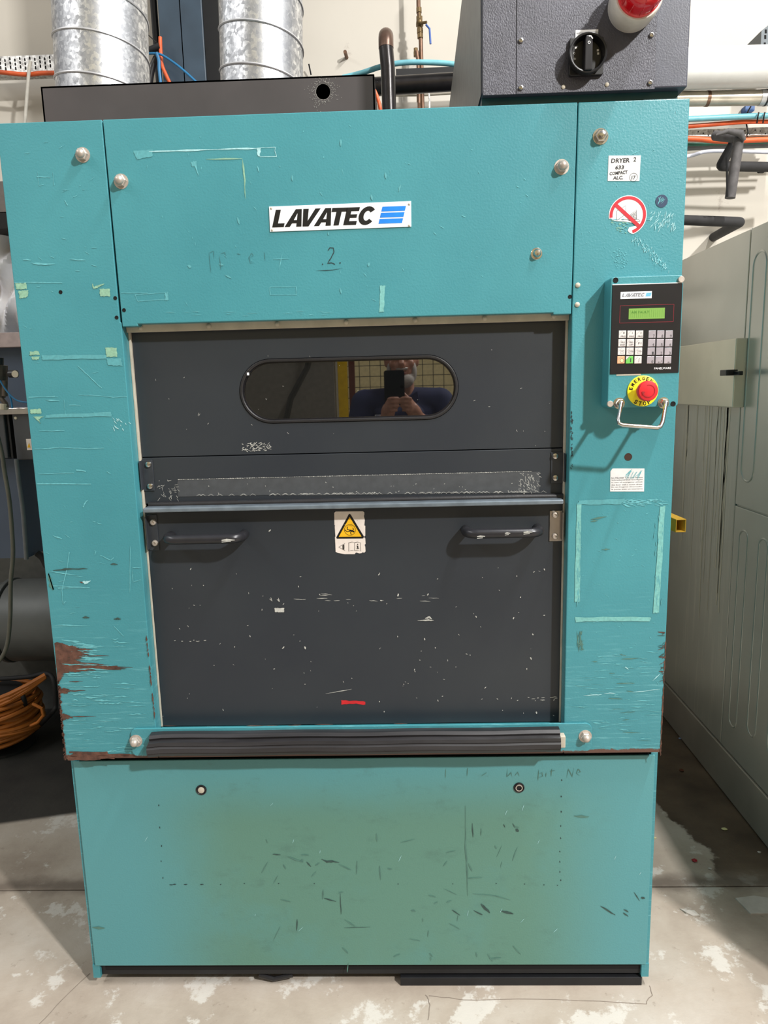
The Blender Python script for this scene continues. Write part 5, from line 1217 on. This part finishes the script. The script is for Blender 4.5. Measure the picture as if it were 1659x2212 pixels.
# drum / motor
md = empty('motor', (P(60, 1340, 1.54).x, 1.54, .36), 'large grey drum-shaped motor in the dark left gap', 'motor')
c_ = P(60, 1338, 1.54); Rm = .97 * (P(60, 1250, 1.54).z - P(60, 1425, 1.54).z) / 2
X_ = P(32, 1338, 1.54).x
part('drum', MB().lathe([(Rm * .9, 0), (Rm, .02), (Rm, .45), (Rm * .9, .47)], (X_, c_.y, c_.z), 'x', 40), 'motor_grey', md, smooth=True)
part('flange', MB().lathe([(Rm * 1.03, 0), (Rm * 1.03, .02)], (X_ - .012, c_.y, c_.z), 'x', 40), 'motor_grey', md, bevel=.003)
part('end_bell', MB().lathe([(Rm * .95, 0), (Rm * .9, .08), (Rm * .7, .16), (Rm * .3, .2)], (X_ - .012, c_.y, c_.z), '-x', 40), 'motor_grey', md, smooth=True)
part('mount', MB().box(X_ + .05, X_ + .3, c_.y, 1.738, c_.z - .05, c_.z + .05), 'frame_black', md)
tubething('black_elbow', [(80, 1195), (92, 1205), (102, 1225)], 14, 1.1, 'frame_black', 'small black elbow poking out beside the dryer edge', 'pipe')
# cable reel
YR2 = 1.26
rl = empty('cable_reel', (P(20, 1560, YR2).x, YR2 + .1, 0), 'orange extension cable reel on a black stand, left floor', 'cable reel')
cR = P(10, 1530, YR2 + .1); cR.z = max(cR.z, .19)
RR = .145
random.seed(9)
for k in range(15):
    zc_ = cR.z - .11 + (k % 8) * .024 + random.uniform(-.003, .003); r = RR + (k // 8) * .012 + random.uniform(-.006, .01)
    pts = [(cR.x - .02 + r * 1.05 * math.cos(a), cR.y + r * math.sin(a), zc_ + .012 * math.sin(a + k) + .008 * math.cos(2 * a + k)) for a in [2 * PI * i / 40 for i in range(41)]]
    part('cable_turn', MB().tube(pts, .0105, 8), 'reel_orange', rl, smooth=True)
for k in range(3):
    pts = [P(-30, 1520 + k * 9, YR2 - .02), P(20, 1500 + k * 7, YR2 - .03), P(60, 1480 + k * 5, YR2), P(98, 1458 + k * 2, YR2 + .04)]
    part('cable_turn', MB().tube(pts, .0105, 8), 'reel_orange', rl, smooth=True)
part('loose_loop', MB().tube([P(70, 1520, YR2), P(90, 1530, YR2), P(94, 1545, YR2), P(82, 1560, YR2), P(66, 1568, YR2)], .007, 8), 'reel_orange', rl, smooth=True)
z_floor = lambda px, py: PZ(px, py, .012)
fpt = z_floor(68, 1578)
def ssm(pts, r): 
    out = []
    for i in range(len(pts) - 1):
        p0 = pts[max(0, i - 1)]; p1 = pts[i]; p2 = pts[i + 1]; p3 = pts[min(len(pts) - 1, i + 2)]
        for k in range(6):
            t = k / 6; out.append(.5 * ((2 * p1) + (-p0 + p2) * t + (2 * p0 - 5 * p1 + 4 * p2 - p3) * t * t + (-p0 + 3 * p1 - 3 * p2 + p3) * t ** 3))
    out.append(pts[-1]); return MB().tube(out, r, 10)
YS_ = 1.30
part('stand_frame', ssm([P(-20, 1468, YS_ + .1), P(60, 1462, YS_ + .06), P(100, 1455, YS_ + .03), P(116, 1472, YS_), P(120, 1520, YS_), P(112, 1540, YS_), P(68, 1582, YS_ + .10), P(64, 1572, YS_ + .1), P(54, 1520, YS_), P(48, 1500, YS_)], .010), 'frame_black', rl, smooth=True, label='black tubular reel stand')
part('hub', MB().lathe([(.10, 0), (.10, .20)], (cR.x - .02, cR.y, cR.z - .12), 'z', 20), 'frame_black', rl)
part('base_ring', MB().lathe([(.13, 0), (.13, .012)], (cR.x - .02, cR.y, 0.0), 'z', 24), 'frame_black', rl); part('hub_leg', MB().tube([(cR.x - .02, cR.y, .01), (cR.x - .02, cR.y, cR.z - .08)], .03, 10), 'frame_black', rl)

# ------------------------------------------------------------------ debris on the floor
def crumb(px, py, r, mat, label, flat=.5):
    p = PZ(px, py, 0); random.seed(int(px)); m = MB().ellipsoid((p.x, p.y, r * flat), (r, r * .8, r * flat), 9, 6)
    for v in m.v: v += Vector((random.uniform(-r, r), random.uniform(-r, r), 0)) * .2; v.z = max(v.z, 0)
    thing('debris', m, mat, label, 'debris')
crumb(1500, 1861, .009, 'debris_red', 'small crushed red scrap on the floor right of the dryer'); crumb(1565, 1792, .009, 'debris_cream', 'pale yellow-green scrap on the wet floor', .3); crumb(1534, 1877, .007, 'debris_grey', 'small grey washer-like scrap beside the red scrap', .3)
crumb(1469, 1596, .007, 'debris_blue', 'tiny bluish scrap at the foot of the steel cabinet', .3); crumb(1472, 1665, .010, 'debris_brown', 'rust-brown scrap on the floor beside the dryer base', .3); crumb(1415, 1811, .005, 'debris_cream', 'tiny pale chip near the dryer base right side', .4); crumb(1640, 1842, .006, 'debris_grey', 'small shiny grey fragment near the cabinet foot at right edge', .4)
p = PZ(1489, 1972); m = MB(); vs = [(p.x - .022, p.y + .016, .002), (p.x - .012, p.y - .004, .006), (p.x + .006, p.y - .014, .002), (p.x + .024, p.y - .016, .005), (p.x + .014, p.y - .002, .010), (p.x - .002, p.y + .006, .006)]
m.add([Vector(v) for v in vs] + [Vector((v[0], v[1], 0)) for v in vs], [(0, 1, 2, 3, 4, 5), (11, 10, 9, 8, 7, 6)] + [(i, (i + 1) % 6, 6 + (i + 1) % 6, 6 + i) for i in range(6)]); thing('debris', m, 'debris_grey', 'crumpled grey paint flake on the floor right of the dryer', 'debris')
p = PZ(1622, 1960); m = MB(); vs = [(p.x - .03, p.y + .035, .001), (p.x - .015, p.y - .03, .001), (p.x + .06, p.y - .03, .001), (p.x + .09, p.y + .03, .001), (p.x + .03, p.y + .045, .001)]
m.add([Vector((v[0], v[1], .004)) for v in vs] + [Vector((v[0], v[1], 0)) for v in vs], [(0, 1, 2, 3, 4), (9, 8, 7, 6, 5)] + [(i, (i + 1) % 5, 5 + (i + 1) % 5, 5 + i) for i in range(5)]); thing('debris', m, 'debris_grey', 'flat pale patch of lifted floor coating near right edge', 'debris')

# ------------------------------------------------------------------ behind the camera: what the dark window reflects
thing('safety_post', MB().box(-.315, -.25, -3.30, -3.24, 0, 2.3), 'post_yellow', 'yellow safety fence post reflected in the dryer window', 'post', bevel=.002)
m = MB(); 
for i in range(26): x = -.24 + i * .072; m.tube([(x, -3.27, .1), (x, -3.27, 2.2)], .0025, 5)
for j in range(29): z = .12 + j * .072; m.tube([(-.25, -3.27, z), (1.6, -3.27, z)], .0025, 5)
fe = empty('mesh_fence', (.65, -3.27, 0), 'dark wire mesh safety fence reflected in the dryer window', 'fence')
part('wire_mesh', m, 'wire_dark', fe, kind='stuff'); part('frame', MB().box(-.24, -.20, -3.29, -3.25, 0, 2.25).box(1.56, 1.6, -3.29, -3.25, 0, 2.25).box(-.24, 1.6, -3.29, -3.25, 2.21, 2.25), 'timber_red', fe)
gc = empty('grey_cabinet', (-1.0, -3.3, 0), 'plain grey cabinet wall reflected at the left of the dryer window', 'cabinet')
part('door', MB().box(-.98, -.335, -3.6, -3.2, 0, 2.3), 'panel_grey', gc, bevel=.004); part('door', MB().box(-1.7, -.99, -3.6, -3.2, 0, 2.3), 'panel_grey', gc, bevel=.004)
thing('black_hose', MB().tube([(-.45, -3.1, 1.9), (-.5, -3.1, 1.7), (-.62, -3.1, 1.5), (-.7, -3.1, 1.2), (-.7, -3.1, 0)], .02, 10), 'wire_dark', 'dark hose curving in front of the reflected grey cabinet', 'hose', smooth=True)
thing('timber_rack', MB().box(.75, 1.5, -4.2, -4.1, 0, 1.66).box(.75, 1.6, -4.25, -4.0, 1.72, 1.80).box(.9, 1.0, -4.2, -4.1, 1.6, 2.2), 'timber_red', 'red-brown timber rack reflected behind the photographer', 'rack')

# the photographer
pe = empty('person', (.121, -2.02, 0), 'bearded person in dark blue work shirt photographing, reflected in the window', 'person')
def remesh(o, vox, smooth=4):
    r = o.modifiers.new('Remesh', 'REMESH'); r.mode = 'VOXEL'; r.voxel_size = vox; r.use_smooth_shade = True
    s = o.modifiers.new('Smooth', 'SMOOTH'); s.iterations = smooth; s.factor = .5
cx = .121; fy = -1.93
bd = MB()
# head
bd.ellipsoid((cx, fy - .02, 1.70), (.076, .095, .115), 20, 14); bd.ellipsoid((cx, fy + .02, 1.645), (.056, .065, .065), 16, 10)
bd.tube([(cx, fy + .065, 1.705), (cx, fy + .092, 1.668), (cx, fy + .075, 1.655)], [.010, .016, .012], 10)
bd.ellipsoid((cx, fy + .06, 1.722), (.055, .016, .012)); bd.ellipsoid((cx, fy + .068, 1.622), (.024, .012, .008))
for s in (-1, 1): bd.ellipsoid((cx + s * .078, fy - .02, 1.685), (.010, .020, .032)); bd.ellipsoid((cx + s * .042, fy + .052, 1.668), (.022, .018, .022))
bd.tube([(cx, fy - .03, 1.62), (cx, fy - .05, 1.50)], [.058, .066], 16)
# torso, arms, legs under the clothes
bd.tube([(cx, fy - .07, 1.50), (cx, fy - .08, 1.38), (cx, fy - .08, 1.2), (cx, fy - .08, 1.0)], [.10, .15, .14, .14], 18)
arms = []
for s in (-1, 1):
    sh = Vector((cx + s * .19, fy - .06, 1.475)); el = Vector((cx + s * .245, fy - .0, 1.26)); wr = Vector((cx + s * .075, fy + .235, 1.415)); arms.append((s, sh, el, wr))
    bd.tube([sh, el], [.055, .043], 14); bd.tube([el, wr], [.042, .028], 14); bd.tube([Vector((cx, fy - .07, 1.47)), sh], [.07, .056], 14)
    bd.tube([(cx + s * .10, fy - .08, .98), (cx + s * .11, fy - .06, .52), (cx + s * .12, fy - .08, .09)], [.09, .06, .045], 14)
    # palm then five fingers closing on the phone edge
    hc = cx - .012; pm = Vector((hc + s * .050, fy + .296, 1.462)); bd.tube([wr, (wr + pm) / 2, pm], [.027, .034, .032], 12); bd.ellipsoid(pm, (.022, .030, .042), 12, 8)
    for k in range(4):
        kz = 1.500 - k * .019; base = Vector((hc + s * .052, fy + .312, kz)); L1, L2, L3 = [(.032, .022, .018), (.036, .024, .019), (.034, .023, .018), (.027, .018, .016)][k]
        j1 = base + Vector((-s * .004, L1 * .55, .004)) ; j1.y = min(j1.y, -1.608); j2 = j1 + Vector((-s * L2, .002, .003)); j3 = j2 + Vector((-s * L3, -.006, -.001))
        bd.tube([base, j1, j2, j3], [.0095, .009, .008, .0068], 10); bd.ellipsoid(j3, (.007, .0068, .0068), 8, 6)
    th = [pm + Vector((-s * .006, -.015, .02)), pm + Vector((-s * .016, -.026, .045)), pm + Vector((-s * .034, -.024, .064)), pm + Vector((-s * .046, -.018, .072))]
    bd.tube(th, [.013, .0115, .010, .008], 10)
o = part('body', bd, 'skin', pe); remesh(o, .006, 3)
m = MB()
for s in (-1, 1): m.ellipsoid((cx + s * .031, fy + .066, 1.702), (.012, .009, .008), 12, 8)
part('eye', m, 'eye_white', pe, smooth=True); m = MB()
for s in (-1, 1): m.ellipsoid((cx + s * .031, fy + .0735, 1.702), (.005, .003, .005), 10, 6)
part('pupil', m, 'ink_black', pe, smooth=True)
part('mouth', MB().ellipsoid((cx, fy + .079, 1.622), (.024, .006, .005), 12, 6), 'lip', pe, smooth=True)
bm_ = MB(); bm_.ellipsoid((cx, fy + .035, 1.588), (.062, .055, .042), 18, 12); bm_.ellipsoid((cx, fy + .076, 1.642), (.034, .012, .008))
for s in (-1, 1): bm_.ellipsoid((cx + s * .058, fy + .01, 1.63), (.018, .038, .05))
o = part('beard', bm_, 'beard', pe); remesh(o, .006, 1)
o = part('hair', MB().ellipsoid((cx, fy - .04, 1.745), (.084, .092, .088), 20, 12), 'hair_grey', pe, smooth=True)
sh_ = MB(); sh_.tube([(cx, fy - .07, 1.515), (cx, fy - .075, 1.44), (cx, fy - .08, 1.3), (cx, fy - .08, 1.1), (cx, fy - .08, .92)], [.085, .165, .175, .168, .172], 20)
for s, sh, el, wr in arms: sh_.tube([Vector((cx, fy - .07, 1.475)), sh], [.085, .074], 14); sh_.tube([sh, el], [.074, .060], 14); sh_.ellipsoid(sh, (.075, .075, .075)); sh_.ellipsoid(el, (.06, .06, .06)); sh_.tube([el, el + (wr - el) * .86], [.059, .042], 14)
o = part('shirt', sh_, 'work_shirt', pe); remesh(o, .010, 4)
m = MB()
for s in (-1, 1): m.prism([(cx + s * .012, 1.50), (cx + s * .075, 1.535), (cx + s * .085, 1.49), (cx + s * .035, 1.44)], fy + .085, fy + .098)
part('collar', m, 'work_shirt', pe, bevel=.003)
m = MB(); m.ring(rrect(cx - .135, cx - .075, 1.405, 1.425, .003, 2), rrect(cx - .131, cx - .079, 1.409, 1.421, .002, 2), fy + .105, fy + .108); m.box(cx - .125, cx - .115, fy + .105, fy + .108, 1.412, 1.418).box(cx - .108, cx - .098, fy + .105, fy + .108, 1.412, 1.418).box(cx - .092, cx - .085, fy + .105, fy + .108, 1.412, 1.418)
part('chest_badge', m, 'white_label', pe)
tr_ = MB(); tr_.ellipsoid((cx, fy - .08, .94), (.175, .13, .12))
for s in (-1, 1): tr_.tube([(cx + s * .09, fy - .08, .93), (cx + s * .11, fy - .06, .5), (cx + s * .12, fy - .08, .08)], [.11, .08, .07], 16)
o = part('trousers', tr_, 'trousers', pe); remesh(o, .014, 3)
for s in (-1, 1): part('boot', MB().prism(rrect(-.05, .05, 0, .1, .02), 0, .01).box(0, 0, 0, 0, 0, 0) if False else MB().ellipsoid((cx + s * .12, fy - .03, .045), (.052, .14, .045), 16, 8).tube([(cx + s * .12, fy - .08, .04), (cx + s * .12, fy - .08, .14)], [.055, .058], 14), 'boot', pe, smooth=True)
phn = empty('phone', (cx, -1.634, 1.44), 'dark phone held up in both hands by the photographer', 'phone')
part('phone_body', MB().prism(rrect(cx - .082, cx + .012, 1.475, 1.632, .010), -1.640, -1.631), 'black_gloss', phn, bevel=.001)
part('phone_lens', MB().lathe([(.008, 0), (.008, .002), (.006, .002), (.006, .001), (.0001, .001)], (cx + .0, -1.631, 1.5559), n=16), 'chrome', phn)
